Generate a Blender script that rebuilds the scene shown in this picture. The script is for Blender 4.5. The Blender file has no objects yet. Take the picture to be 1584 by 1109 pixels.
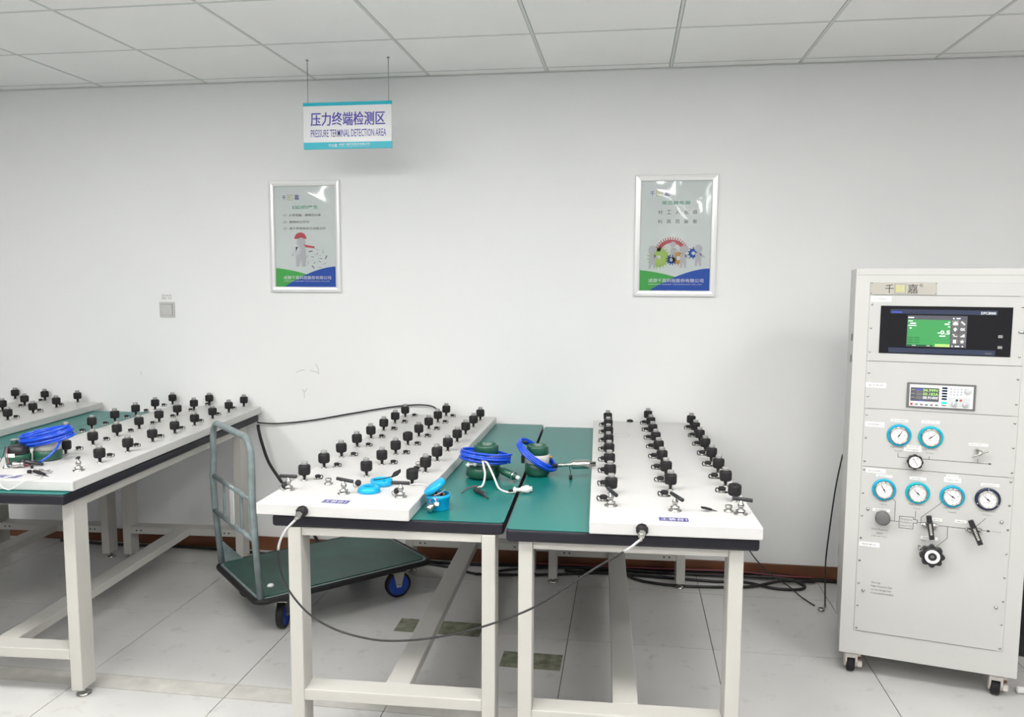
import bpy, bmesh, math, random
from mathutils import Vector, Matrix
random.seed(7)
PI = math.pi
SC = bpy.context.scene
COL = SC.collection

# ------------------------------------------------------------------ camera
cd = bpy.data.cameras.new('camera'); cam = bpy.data.objects.new('camera', cd); COL.objects.link(cam)
r = Vector((0.98938875, 0.14522346, 0.00447839)); u = Vector((-0.01861907, 0.09615966, 0.99519177)); w = Vector((-0.14409455, 0.98471492, -0.09784321))
m3 = Matrix((r, u, -w)).transposed()
cam.matrix_world = Matrix.Translation((0, 0, 1.505)) @ m3.to_4x4()
cd.sensor_width = 36; cd.lens = 1223.24 / 1584 * 36; cd.clip_start = .05
SC.camera = cam
# ------------------------------------------------------------------ world, exposure
wd = bpy.data.worlds.new('world'); SC.world = wd; wd.use_nodes = True
bg = wd.node_tree.nodes['Background']; bg.inputs[0].default_value = (.93, .96, 1, 1); bg.inputs[1].default_value = .30
SC.view_settings.view_transform = 'Standard'; SC.view_settings.look = 'None'; SC.view_settings.gamma = 1
SC.view_settings.exposure = 0.0
CEIL = 2.544; WALL = 4.06
LIGHT_PANELS = [(-3.15, 1.56), (-1.95, 1.56), (-.75, 1.56), (.45, 1.56), (1.65, 1.56)] + [(x, y) for y in (0.0, -2.20) for x in (-3.15, -1.35, .45, 2.25)]
LIGHT_POWER = 29.5

# ------------------------------------------------------------------ materials
MT = {}
def mat(name, col, rough=.5, metal=0, spec=.5, var=0.0, vscale=6, bump=0.0, bscale=60, emit=None, estr=0, alpha=1, trans=0, coat=0):
    m = bpy.data.materials.new(name); m.use_nodes = True; nt = m.node_tree; b = nt.nodes['Principled BSDF']
    b.inputs['Base Color'].default_value = (*col, 1); b.inputs['Roughness'].default_value = rough
    b.inputs['Metallic'].default_value = metal; b.inputs['Specular IOR Level'].default_value = spec
    if coat: b.inputs['Coat Weight'].default_value = coat; b.inputs['Coat Roughness'].default_value = .06
    tc = nt.nodes.new('ShaderNodeTexCoord')
    if var:
        n = nt.nodes.new('ShaderNodeTexNoise'); n.inputs['Scale'].default_value = vscale; n.inputs['Detail'].default_value = 5
        nt.links.new(tc.outputs['Object'], n.inputs['Vector'])
        cr = nt.nodes.new('ShaderNodeValToRGB'); e = cr.color_ramp.elements
        e[0].position = .3; e[1].position = .7
        e[0].color = (*[c * (1 - var) for c in col], 1); e[1].color = (*[min(1, c * (1 + var)) for c in col], 1)
        nt.links.new(n.outputs['Fac'], cr.inputs[0]); nt.links.new(cr.outputs[0], b.inputs['Base Color'])
    if bump:
        n = nt.nodes.new('ShaderNodeTexNoise'); n.inputs['Scale'].default_value = bscale; n.inputs['Detail'].default_value = 3
        nt.links.new(tc.outputs['Object'], n.inputs['Vector'])
        bp = nt.nodes.new('ShaderNodeBump'); bp.inputs['Strength'].default_value = bump; bp.inputs['Distance'].default_value = .002
        nt.links.new(n.outputs['Fac'], bp.inputs['Height']); nt.links.new(bp.outputs[0], b.inputs['Normal'])
    if emit: b.inputs['Emission Color'].default_value = (*emit, 1); b.inputs['Emission Strength'].default_value = estr
    if trans: b.inputs['Transmission Weight'].default_value = trans
    b.inputs['Alpha'].default_value = alpha
    MT[name] = m; return m
mat('wall', (.875, .88, .88), .7, var=.012, vscale=1.2, bump=.15, bscale=120)
mat('pencil', (.45, .43, .42), .8)
mat('ceiling_tile', (.86, .86, .85), .75, var=.015, vscale=3, bump=.15, bscale=90)
mat('grid_metal', (.62, .64, .62), .45)
mat('dark_gap', (.10, .10, .10), .9)
mat('grout', (.06, .055, .05), .9)
mat('patch_stone', (.20, .21, .15), .8, var=.45, vscale=25)
mat('dirty_strip', (.50, .49, .455), .6, var=.12, vscale=14)
mat('baseboard', (.17, .065, .03), .35, var=.35, vscale=4)
mat('white_steel', (.58, .575, .565), .38, var=.01)
mat('frame_paint', (.51, .50, .465), .42, var=.015)
mat('cabinet_paint', (.55, .55, .53), .45, var=.01)
mat('panel_paint', (.535, .535, .52), .42, var=.01)
mat('black_edge', (.010, .010, .017), .5, spec=.35)
mat('mat_green', (.004, .150, .135), .34, var=.05, vscale=5, spec=.4)
mat('rubber', (.013, .012, .013), .6, spec=.35)
mat('black_plastic', (.015, .015, .017), .35)
mat('steel', (.50, .49, .46), .24, metal=1)
mat('chrome', (.50, .49, .47), .16, metal=1)
mat('alu', (.88, .88, .88), .30, metal=.35, coat=.3)
mat('cap_grey', (.30, .30, .29), .25, spec=.7)
mat('blue_plastic', (.0, .35, .66), .28, var=.04)
mat('blue_hose', (.003, .07, .62), .2, var=.04, vscale=30, spec=.7)
mat('gauge_blue', (.0, .36, .55), .25)
mat('gauge_navy', (.01, .02, .06), .25)
mat('gauge_teal', (.0, .42, .52), .25)
mat('dial', (.80, .79, .79), .35, coat=.5)
mat('ink', (.02, .02, .02), .6)
mat('ink_soft', (.20, .20, .20), .6)
mat('ink_red', (.6, .05, .04), .6)
mat('paper', (.86, .86, .84), .6)
mat('sign_white', (.80, .81, .82), .25)
mat('sign_cyan', (.0, .47, .60), .3)
mat('sign_text', (.07, .06, .42), .4)
mat('sticker', (.06, .055, .24), .5, spec=.3)
mat('white_text', (.85, .85, .88), .4)
mat('pos_base', (.74, .80, .79), .4)
mat('pos_green', (.10, .52, .12), .2)
mat('pos_green2', (.02, .32, .16), .2)
mat('pos_blue', (.03, .12, .52), .2)
mat('pos_teal', (.05, .42, .25), .3)
mat('pos_red', (.62, .10, .13), .3)
mat('pos_lime', (.45, .65, .15), .3)
mat('pos_orange', (.72, .40, .13), .3)
mat('pos_grey', (.60, .62, .62), .3)
mat('pos_figure', (.56, .58, .60), .3)
mat('pos_yellow', (.62, .62, .20), .3)
mat('trans_green', (.014, .085, .052), .30, var=.06, spec=.6)
mat('trans_silver', (.52, .52, .49), .35, var=.04)
mat('cable_black', (.012, .012, .012), .45)
mat('cable_grey', (.42, .42, .42), .3)
mat('cable_white', (.76, .76, .73), .4)
mat('cable_red', (.30, .05, .08), .4)
mat('cable_green', (.012, .05, .03), .4)
mat('cart_paint', (.19, .235, .24), .38, var=.25, vscale=18)
mat('cart_mat', (.018, .062, .048), .5, var=.3, vscale=5)
mat('wheel_blue', (.01, .06, .40), .4)
mat('grey_knob', (.14, .14, .14), .55)
mat('screen_black', (.012, .012, .014), .18)
mat('screen_bezel', (.035, .045, .085), .3)
mat('lcd_green', (.02, .15, .04), .3, emit=(.10, .40, .14), estr=.62)
mat('lcd_dark', (.01, .06, .03), .3, emit=(.01, .12, .03), estr=.5)
mat('lcd_grey', (.05, .05, .06), .3, emit=(.12, .12, .15), estr=.6)
mat('lcd_white', (.5, .5, .5), .3, emit=(.9, .95, .92), estr=.95)
mat('lcd_lime', (.2, .4, .1), .3, emit=(.5, .85, .2), estr=.8)
mat('lcd_blue', (.02, .03, .2), .3, emit=(.1, .15, .7), estr=.8)
mat('led_teal', (.02, .5, .3), .3, emit=(.0, .95, .5), estr=1.0)
mat('name_plate', (.62, .59, .53), .3, metal=.5)
mat('cover_film', (1, 1, 1), .04, alpha=.13, spec=1.0)
mat('panel_frame', (.8, .8, .8), .4)
mat('light_diffuser', (.9, .9, .9), .5, emit=(1, .985, .96), estr=LIGHT_POWER)
mat('caster_white', (.70, .66, .62), .4)
mat('copper', (.55, .30, .12), .3, metal=.8)

def film_material():
    m = MT['cover_film']; nt = m.node_tree; out = nt.nodes['Material Output']
    tr = nt.nodes.new('ShaderNodeBsdfTransparent'); gl = nt.nodes.new('ShaderNodeBsdfGlossy'); gl.inputs['Roughness'].default_value = .06
    fr = nt.nodes.new('ShaderNodeFresnel'); fr.inputs['IOR'].default_value = 1.6; mx = nt.nodes.new('ShaderNodeMixShader')
    nt.links.new(fr.outputs[0], mx.inputs[0]); nt.links.new(tr.outputs[0], mx.inputs[1]); nt.links.new(gl.outputs[0], mx.inputs[2]); nt.links.new(mx.outputs[0], out.inputs['Surface'])
film_material()
def floor_material():
    m = mat('floor_tile', (.66, .655, .64), .30, spec=.45); nt = m.node_tree; b = nt.nodes['Principled BSDF']
    tc = nt.nodes.new('ShaderNodeTexCoord')
    n1 = nt.nodes.new('ShaderNodeTexNoise'); n1.inputs['Scale'].default_value = 2.2; n1.inputs['Detail'].default_value = 6
    n2 = nt.nodes.new('ShaderNodeTexNoise'); n2.inputs['Scale'].default_value = 14; n2.inputs['Detail'].default_value = 6
    for n in (n1, n2): nt.links.new(tc.outputs['Object'], n.inputs['Vector'])
    c1 = nt.nodes.new('ShaderNodeValToRGB'); c1.color_ramp.elements[0].position = .35; c1.color_ramp.elements[1].position = .65
    c1.color_ramp.elements[0].color = (.54, .535, .52, 1); c1.color_ramp.elements[1].color = (.60, .595, .58, 1)
    c2 = nt.nodes.new('ShaderNodeValToRGB'); c2.color_ramp.elements[0].position = .25; c2.color_ramp.elements[1].position = .40
    c2.color_ramp.elements[0].color = (.82, .81, .80, 1); c2.color_ramp.elements[1].color = (1, 1, 1, 1)
    mx = nt.nodes.new('ShaderNodeMixRGB'); mx.blend_type = 'MULTIPLY'; mx.inputs[0].default_value = 1
    nt.links.new(n1.outputs['Fac'], c1.inputs[0]); nt.links.new(n2.outputs['Fac'], c2.inputs[0])
    nt.links.new(c1.outputs[0], mx.inputs[1]); nt.links.new(c2.outputs[0], mx.inputs[2]); nt.links.new(mx.outputs[0], b.inputs['Base Color'])
floor_material()

# ------------------------------------------------------------------ mesh builder
_fonts = {}
class MB:
    def __init__(s): s.v = []; s.f = []; s.mi = []; s.sm = []; s.mats = []
    def mid(s, name):
        if name not in s.mats: s.mats.append(name)
        return s.mats.index(name)
    def add(s, vs, fs, m, M=None, smooth=False):
        o = len(s.v); i = s.mid(m)
        for p in vs:
            p = Vector(p)
            s.v.append(tuple(M @ p) if M is not None else tuple(p))
        for f in fs: s.f.append(tuple(a + o for a in f)); s.mi.append(i); s.sm.append(smooth)
        return s
    def bm(s, b, m, M=None, smooth=False):
        b.verts.ensure_lookup_table(); b.verts.index_update()
        return s.add([v.co.copy() for v in b.verts], [[v.index for v in f.verts] for f in b.faces], m, M, smooth)
    def box(s, a, c, m, bev=0, seg=2, M=None):
        b = bmesh.new(); bmesh.ops.create_cube(b, size=1)
        for v in b.verts:
            for k in range(3): v.co[k] = (a[k] + c[k]) / 2 + v.co[k] * (c[k] - a[k])
        if bev: bmesh.ops.bevel(b, geom=b.edges[:], offset=bev, segments=seg, affect='EDGES', profile=.5)
        s.bm(b, m, M); b.free(); return s
    def lathe(s, prof, m, seg=24, M=None, smooth=True, closed=False):
        n = len(prof); vs = []; fs = []
        for i in range(seg):
            a = 2 * PI * i / seg
            for (rr, z) in prof: vs.append((rr * math.cos(a), rr * math.sin(a), z))
        for i in range(seg):
            j = (i + 1) % seg
            for k in range(n - (0 if closed else 1)):
                k2 = (k + 1) % n
                fs.append((i * n + k, j * n + k, j * n + k2, i * n + k2))
        o = len(s.v)
        s.add(vs, fs, m, M, smooth)
        return s
    def cyl(s, r0, z0, z1, m, seg=20, M=None, r1=None, bev=0):
        r1 = r0 if r1 is None else r1
        if bev: p = [(r0 - bev, z0), (r0, z0 + bev), (r1, z1 - bev), (r1 - bev, z1)]
        else: p = [(r0, z0), (r1, z1)]
        # flat shading on hard corners: separate rings
        return s.lathe(p, m, seg, M, smooth=(bev == 0))
    def tube(s, pts, rad, m, seg=8, closed=False, M=None, caps=True):
        pts = [Vector(p) for p in pts]; n = len(pts); vs = []; fs = []
        up = None
        for i, p in enumerate(pts):
            if closed: d = pts[(i + 1) % n] - pts[i - 1]
            else: d = pts[min(i + 1, n - 1)] - pts[max(i - 1, 0)]
            if d.length < 1e-9: d = Vector((0, 0, 1))
            d.normalize()
            if up is None:
                up = Vector((0, 0, 1)) if abs(d.z) < .9 else Vector((1, 0, 0))
            x = d.cross(up)
            if x.length < 1e-4: x = d.orthogonal()
            x.normalize(); y = x.cross(d); y.normalize(); up = y
            rr = rad[i] if isinstance(rad, (list, tuple)) else rad
            for k in range(seg):
                a = 2 * PI * k / seg; vs.append(p + x * (rr * math.cos(a)) + y * (rr * math.sin(a)))
        for i in range(n if closed else n - 1):
            j = (i + 1) % n
            for k in range(seg):
                k2 = (k + 1) % seg; fs.append((i * seg + k, i * seg + k2, j * seg + k2, j * seg + k))
        if not closed and caps:
            fs.append(tuple(range(seg))[::-1]); fs.append(tuple((n - 1) * seg + k for k in range(seg)))
        return s.add(vs, fs, m, M, True)
    def prism(s, poly, z0, z1, m, M=None, bev=0):
        n = len(poly); vs = [(x, y, z0) for x, y in poly] + [(x, y, z1) for x, y in poly]
        fs = [tuple(range(n))[::-1], tuple(range(n, 2 * n))] + [(i, (i + 1) % n, n + (i + 1) % n, n + i) for i in range(n)]
        return s.add(vs, fs, m, M)
    def quad(s, x0, y0, x1, y1, z, m, M=None):
        return s.add([(x0, y0, z), (x1, y0, z), (x1, y1, z), (x0, y1, z)], [(0, 1, 2, 3)], m, M)
    def poly(s, pts, z, m, M=None):
        return s.add([(x, y, z) for x, y in pts], [tuple(range(len(pts)))], m, M)
    def disc(s, cx, cy, rad, z, m, seg=28, M=None, r0=0, a0=0, a1=2 * PI):
        vs = []; fs = []
        full = abs(a1 - a0 - 2 * PI) < 1e-6
        cnt = seg if full else seg + 1
        for i in range(cnt):
            a = a0 + (a1 - a0) * i / seg
            vs.append((cx + rad * math.cos(a), cy + rad * math.sin(a), z)); vs.append((cx + r0 * math.cos(a), cy + r0 * math.sin(a), z))
        if r0 == 0:
            s.add([vs[2 * i] for i in range(cnt)] + ([] if full else [(cx, cy, z)]), [tuple(range(cnt + (0 if full else 1)))], m, M)
        else:
            for i in range(cnt if full else cnt - 1):
                j = (i + 1) % cnt; fs.append((2 * i + 1, 2 * i, 2 * j, 2 * j + 1))
            s.add(vs, fs, m, M)
        return s
    def line(s, pts, wd_, z, m, M=None):
        for a, b in zip(pts[:-1], pts[1:]):
            a = Vector(a); b = Vector(b); d = (b - a); L = d.length
            if L < 1e-7: continue
            d.normalize(); nn = Vector((-d.y, d.x)) * wd_ / 2; e = d * wd_ / 2
            q = [a - e + nn, a - e - nn, b + e - nn, b + e + nn]
            s.add([(p.x, p.y, z) for p in q], [(0, 1, 2, 3)], m, M)
        return s
    def text(s, st, x0, y0, wdt, hgt, z, m, M=None, bold=0, keep=False, align='L'):
        """letters filled into the box x0..x0+wdt, y0..y0+hgt on the plane z"""
        cu = bpy.data.curves.new('t', 'FONT'); cu.body = st; cu.size = 1; cu.resolution_u = 2
        if bold: cu.offset = bold
        ob = bpy.data.objects.new('t', cu); COL.objects.link(ob)
        dg = bpy.context.evaluated_depsgraph_get(); dg.update()
        me = bpy.data.meshes.new_from_object(ob.evaluated_get(dg))
        if len(me.vertices):
            xs = [v.co.x for v in me.vertices]; ys = [v.co.y for v in me.vertices]
            ax, bx, ay, by = min(xs), max(xs), min(ys), max(ys)
            sx = wdt / max(bx - ax, 1e-6); sy = hgt / max(by - ay, 1e-6)
            if keep: sx = min(sx, sy * 1.2)
            ox = x0 if align == 'L' else x0 + (wdt - sx * (bx - ax)) / 2
            s.add([(ox + (v.co.x - ax) * sx, y0 + (v.co.y - ay) * sy, z) for v in me.vertices], [tuple(p.vertices) for p in me.polygons], m, M)
        bpy.data.objects.remove(ob); bpy.data.curves.remove(cu); bpy.data.meshes.remove(me)
        return s
    def mesh(s, name):
        me = bpy.data.meshes.new(name); me.from_pydata(s.v, [], s.f)
        for n in s.mats: me.materials.append(MT[n])
        me.polygons.foreach_set('material_index', s.mi); me.polygons.foreach_set('use_smooth', s.sm); me.update()
        return me
    def build(s, name, parent=None, loc=None, rot=None):
        return put(s.mesh(name), name, parent, loc, rot)
def put(me, name, parent=None, loc=None, rot=None):
    o = bpy.data.objects.new(name, me); COL.objects.link(o)
    if parent: o.parent = parent
    if loc: o.location = loc
    if rot: o.rotation_euler = rot
    return o
def tag(o, label=None, cat=None, group=None, kind=None):
    if label: o['label'] = label
    if cat: o['category'] = cat
    if group: o['group'] = group
    if kind: o['kind'] = kind
    return o
def thing(name, label, cat, loc=(0, 0, 0), rot=(0, 0, 0), group=None):
    o = bpy.data.objects.new(name, None); COL.objects.link(o); o.location = loc; o.rotation_euler = rot; o.empty_display_size = .1
    return tag(o, label, cat, group)
def struct(mb, name): return tag(mb.build(name), kind='structure')
def T(x, y, z): return Matrix.Translation((x, y, z))
def RX(a): return Matrix.Rotation(a, 4, 'X')
def RY(a): return Matrix.Rotation(a, 4, 'Y')
def RZ(a): return Matrix.Rotation(a, 4, 'Z')
def along(a, b):
    a = Vector(a); b = Vector(b); return Matrix.Translation(a) @ (b - a).to_track_quat('Z', 'Y').to_matrix().to_4x4(), (b - a).length
def spline(pts, sub=8, closed=False):
    P = [Vector(p) for p in pts]; n = len(P); out = []
    for i in range(n if closed else n - 1):
        if closed: p0, p1, p2, p3 = P[i - 1], P[i], P[(i + 1) % n], P[(i + 2) % n]
        else: p0, p1, p2, p3 = P[max(i - 1, 0)], P[i], P[i + 1], P[min(i + 2, n - 1)]
        for k in range(sub):
            t = k / sub
            out.append(.5 * ((2 * p1) + (p2 - p0) * t + (2 * p0 - 5 * p1 + 4 * p2 - p3) * t * t + (3 * p1 - p0 - 3 * p2 + p3) * t ** 3))
    if not closed: out.append(P[-1])
    return out
WALLM = Matrix(((1, 0, 0, 0), (0, 0, -1, 0), (0, 1, 0, 0), (0, 0, 0, 1)))   # local xy -> wall x, z; local z -> toward the room

# ------------------------------------------------------------------ the room
X0, X1, Y0 = -6.0, 5.0, -5.0
b = MB(); b.box((X0, Y0, -.10), (X1, WALL + .2, -.003), 'grout')
gx = [-.226 + .597 * k for k in range(-10, 10)]
gy = [-.64 + .597 * k for k in range(-8, 5)]           # up to 1.75
gy = sorted([g for g in gy if g < 1.8] + [1.945, 2.545, 2.64, 3.205, 3.80])
gy = [Y0] + [g for g in gy if g > Y0 + .1] + [WALL + .2]
gxx = [X0] + [g for g in gx if X0 + .1 < g < X1 - .1] + [X1]
g = .0016
for i in range(len(gxx) - 1):
    for j in range(len(gy) - 1):
        a0, a1, c0, c1 = gxx[i] + g, gxx[i + 1] - g, gy[j] + g, gy[j + 1] - g
        strip = abs(gy[j] - 2.545) < 1e-6
        b.box((a0, c0, -.0035), (a1, c1, 0), 'dirty_strip' if strip and a0 < .3 else 'floor_tile')
b.box((-.975, 3.17, -.002), (-.60, 3.30, .0012), 'patch_stone')
b.box((-.475, 2.93, -.002), (-.235, 3.06, .0012), 'patch_stone')
struct(b, 'floor')
b = MB(); b.box((X0, WALL, -.1), (X1, WALL + .2, CEIL + .3), 'wall')
yq = WALL - .0004
for pts in ([(-1.781, 1.003), (-1.745, 1.018), (-1.733, 1.017)], [(-1.70, 1.015), (-1.663, 1.008), (-1.652, .999), (-1.655, 1.03), (-1.668, 1.052)], [(-1.736, .866), (-1.736, .895), (-1.748, .912)], [(-1.736, .895), (-1.722, .914)], [(-2.70, .99), (-2.695, .97)]):
    b.line(pts, .0022, 0, 'pencil', M=Matrix.Translation((0, yq, 0)) @ WALLM)
struct(b, 'wall_back')
b = MB(); b.box((X0, WALL - .012, 0), (X1, WALL - .0002, .078), 'baseboard', .003, 1); struct(b, 'baseboard_back')
# suspended ceiling: panels with a thin shadow line to the grid bars
b = MB(); b.box((X0, Y0, CEIL + .02), (X1, WALL - .001, CEIL + .05), 'dark_gap')
cx_ = [-2.848 + .6063 * k for k in range(-5, 13)]
cy_ = [3.977 - .5365 * k for k in range(0, 17)] 
bars_x = [c for c in cx_ if X0 < c < X1]; bars_y = [c for c in cy_ if Y0 < c]
xs = [X0] + bars_x + [X1]; ys = [Y0] + sorted(bars_y) + [WALL - .002]
for i in range(len(xs) - 1):
    for j in range(len(ys) - 1):
        a0, a1, c0, c1 = xs[i] + .0085, xs[i + 1] - .0085, ys[j] + .0085, ys[j + 1] - .0085
        lit = any(a0 < lx < a1 and c0 < ly < c1 for lx, ly in LIGHT_PANELS)
        if not lit: b.box((a0, c0, CEIL + .001), (a1, c1, CEIL + .012), 'ceiling_tile')
for c in bars_x: b.box((c - .0062, Y0, CEIL), (c + .0062, WALL - .002, CEIL + .019), 'grid_metal')
for c in bars_y: b.box((X0, c - .0062, CEIL + .0004), (X1, c + .0062, CEIL + .019), 'grid_metal')
struct(b, 'ceiling')
b = MB(); b.box((X0, WALL - .012, CEIL - .004), (X1, WALL - .0003, CEIL - .0002), 'grid_metal'); struct(b, 'trim_1')
# recessed ceiling lights
for lx, ly in LIGHT_PANELS:
    i = max(k for k in range(len(xs) - 1) if xs[k] < lx); j = max(k for k in range(len(ys) - 1) if ys[k] < ly)
    a0, a1, c0, c1 = xs[i] + .0075, xs[i + 1] - .0075, ys[j] + .0075, ys[j + 1] - .0075
    t = thing('ceiling_light', 'square recessed ceiling light panel behind the viewer', 'ceiling light', ((a0 + a1) / 2, (c0 + c1) / 2, CEIL), group='recessed ceiling lights')
    hx, hy = (a1 - a0) / 2, (c1 - c0) / 2
    f = MB()
    for q in (((-hx, -hy, 0), (hx, -hy + .02, .02)), ((-hx, hy - .02, 0), (hx, hy, .02)), ((-hx, -hy + .02, 0), (-hx + .02, hy - .02, .02)), ((hx - .02, -hy + .02, 0), (hx, hy - .02, .02))): f.box(*q, 'panel_frame')
    f.build('frame', t)
    MB().box((-hx + .021, -hy + .021, .004), (hx - .021, hy - .021, .012), 'light_diffuser').build('diffuser', t)

# ------------------------------------------------------------------ work tables
def worktable(label, loc, rot, fx, fy, legh, L=1.71, W=.745, top=.762, base_shift=(0, 0), group='green-topped work tables', long_y=None):
    """origin on the floor below the front right corner of the top; x runs to the left as negative"""
    t = thing('work_table', label, 'work table', loc, (0, 0, rot), group)
    z1 = top; z0 = top - .040
    b = MB(); b.box((-W, 0, z0), (0, L, z1 - .0012), 'black_edge', .010, 3); b.build('tabletop', t)
    b = MB(); rc = .016; pts = []
    for cx, cy, a in ((-rc - .001, rc + .003, -PI / 2), (-rc - .001, L - rc - .003, 0), (-W + rc + .001, L - rc - .003, PI / 2), (-W + rc + .001, rc + .003, PI)):
        for k in range(5): pts.append((cx + rc * math.cos(a + k * PI / 8), cy + rc * math.sin(a + k * PI / 8)))
    b.prism(pts, z1 - .0016, z1, 'mat_green'); b.build('green_mat', t)
    # frame: fx = x of outer right side, fy = front face of legs (local), width FW
    FW = .668; LW, LD = .043, .080
    ry = L - .10 - LD
    yy = [(fy, fy + LD), (ry, ry + LD)]
    for (ya, yb) in yy:
        for xa in (fx - LW, fx - FW):
            lg = MB(); lg.box((xa, ya, .030), (xa + LW, yb, z0 - .001), 'frame_paint', .003, 2)
            lg = lg.build('leg', t)
            ft = MB(); ft.lathe([(0, 0), (.026, 0), (.027, .004), (.020, .009), (.009, .013), (.007, .016), (.007, .033)], 'chrome', 20, T(xa + LW / 2, (ya + yb) / 2, 0)); ft.build('levelling_foot', lg)
    for k, (ya, yb) in enumerate(yy):
        s_ = MB(); s_.box((fx - FW + LW, ya + .001, .145), (fx - LW, yb - .003, .183), 'frame_paint', .003, 2)
        yf = ya - .0002 if 1 else yb
        if k == 1:
            for hx in (fx - FW + LW + .035, fx - FW + LW + .06, fx - LW - .035, fx - LW - .06):
                s_.disc(0, 0, .0045, 0, 'ink', 12, T(hx, ya + .0006, .164) @ RX(PI / 2))
        s_.build('stretcher', t)
        a_ = MB(); a_.box((fx - FW + LW, ya + .006, z0 - .028), (fx - LW, ya + .030, z0 - .001), 'frame_paint', .002, 1); a_.build('apron_rail', t)
    for xa in (fx - LW + .004, fx - FW + .004):
        a_ = MB(); a_.box((xa, fy + LD, z0 - .040), (xa + LW - .008, ry, z0 - .001), 'frame_paint', .002, 1); a_.build('side_rail', t)
    s_ = MB(); xc = fx - FW / 2; s_.box((xc - .040, fy + LD - .003, .146), (xc + .040, ry + .001, .182), 'frame_paint', .003, 2); s_.build('centre_beam', t)
    return t
# ------------------------------------------------------------------ shared console fittings
def fitting_meshes():
    d = {}
    d['stem'] = MB().lathe([(0, 0), (.011, 0), (.011, .003), (.0066, .004), (.0066, .021), (.0055, .022), (0, .022)], 'chrome', 14).mesh('connector_stem')
    # fluted rubber knob
    b = MB(); n = 28; vs = []; fs = []; prof = [(.0105, .0205), (.0185, .0215), (.0212, .027), (.0214, .050), (.0195, .0555), (.0125, .0575), (0, .0575)]
    for i in range(n):
        a = 2 * PI * i / n; k = 1 if i % 2 else .965
        for rr, z in prof: vs.append((rr * k * math.cos(a), rr * k * math.sin(a), z))
    q = len(prof)
    for i in range(n):
        j = (i + 1) % n
        for k in range(q - 1): fs.append((i * q + k, j * q + k, j * q + k + 1, i * q + k + 1))
    b.add(vs, fs, 'rubber', None, True); d['knob'] = b.mesh('rubber_knob')
    d['cap'] = MB().lathe([(.0105, .0572), (.0112, .058), (.0112, .0675), (.0100, .069), (0, .069)], 'cap_grey', 18).mesh('grey_cap')
    d['open'] = MB().lathe([(.0135, .0577), (.0135, .0585), (.009, .0585), (.008, .0577)], 'rubber', 18).mesh('rim')
    b = MB(); st = []
    for k in range(9): a = -PI / 2 + PI * k / 8; st.append((.008 + .0085 * math.cos(a), .0085 * math.sin(a)))
    for k in range(9): a = PI / 2 + PI * k / 8; st.append((-.006 + .0105 * math.cos(a), .0105 * math.sin(a)))
    b.prism(st, 0, .002, 'chrome'); b.lathe([(.0082, .002), (.0082, .007), (.006, .008), (0, .008)], 'chrome', 14)
    d['socket'] = b.mesh('plug_socket')
    b = MB(); b.lathe([(.0095, .0065), (.0105, .009), (.0105, .013), (.0085, .0155), (0, .0165)], 'rubber', 16)
    b.tube(spline([(.009, 0, .010), (.015, 0, .013), (.017, 0, .006), (.014, 0, .0025)], 4), .0016, 'rubber', 6)
    d['rubber_cap'] = b.mesh('rubber_cap')
    b = MB(); b.lathe([(0, 0), (.021, 0), (.021, .0025), (.0125, .0032), (.0125, .009), (.0145, .010), (.0145, .013), (.0075, .015), (.0065, .020), (.0085, .0225), (.0105, .028), (.0085, .034), (.0045, .038), (.0045, .044), (0, .044)], 'chrome', 18)
    for a in range(3): b.lathe([(0, .0032), (.0022, .0032), (.0022, .0042), (0, .0046)], 'steel', 8, RZ(a * 2.09) @ T(.017, 0, -.0006))
    d['valve'] = b.mesh('valve_body')
    M, _ = along((-.030, 0, .047), (.030, 0, .047))
    d['bar'] = MB().lathe([(0, 0), (.0052, 0), (.0060, .001), (.0060, .059), (.0052, .060), (0, .060)], 'black_plastic', 14, M).mesh('bar_handle')
    d['nut'] = MB().lathe([(0, 0), (.015, 0), (.015, .004), (.0095, .005), (.0095, .011), (.0112, .012), (.0112, .020), (.0075, .021), (.0075, .015), (0, .015)], 'steel', 16).mesh('port')
    return d
FIT = fitting_meshes()
def connector(parent, x, y, z=0, cap=True, sc=1.0, rz=0, lean=(0, 0)):
    s = put(FIT['stem'], 'hose_connector', parent, (x, y, z), (lean[0], lean[1], rz)); s.scale = (sc,) * 3
    put(FIT['knob'], 'rubber_knob', s)
    put(FIT['cap'] if cap else FIT['open'], 'end_cap' if cap else 'rim', s)
    return s
def plug(parent, x, y, rz=0, sc=1.0, cap=True):
    s = put(FIT['socket'], 'plug_socket', parent, (x, y, 0), (0, 0, rz)); s.scale = (sc,) * 3
    if cap: put(FIT['rubber_cap'], 'rubber_cap', s, None, (0, 0, random.uniform(-.4, .4)))
    return s
def tvalve(parent, x, y, rz=0, sc=1.0, tilt=0):
    s = put(FIT['valve'], 'shutoff_valve', parent, (x, y, 0)); s.scale = (sc,) * 3
    put(FIT['bar'], 'bar_handle', s, None, (0, tilt, rz)); return s
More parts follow.
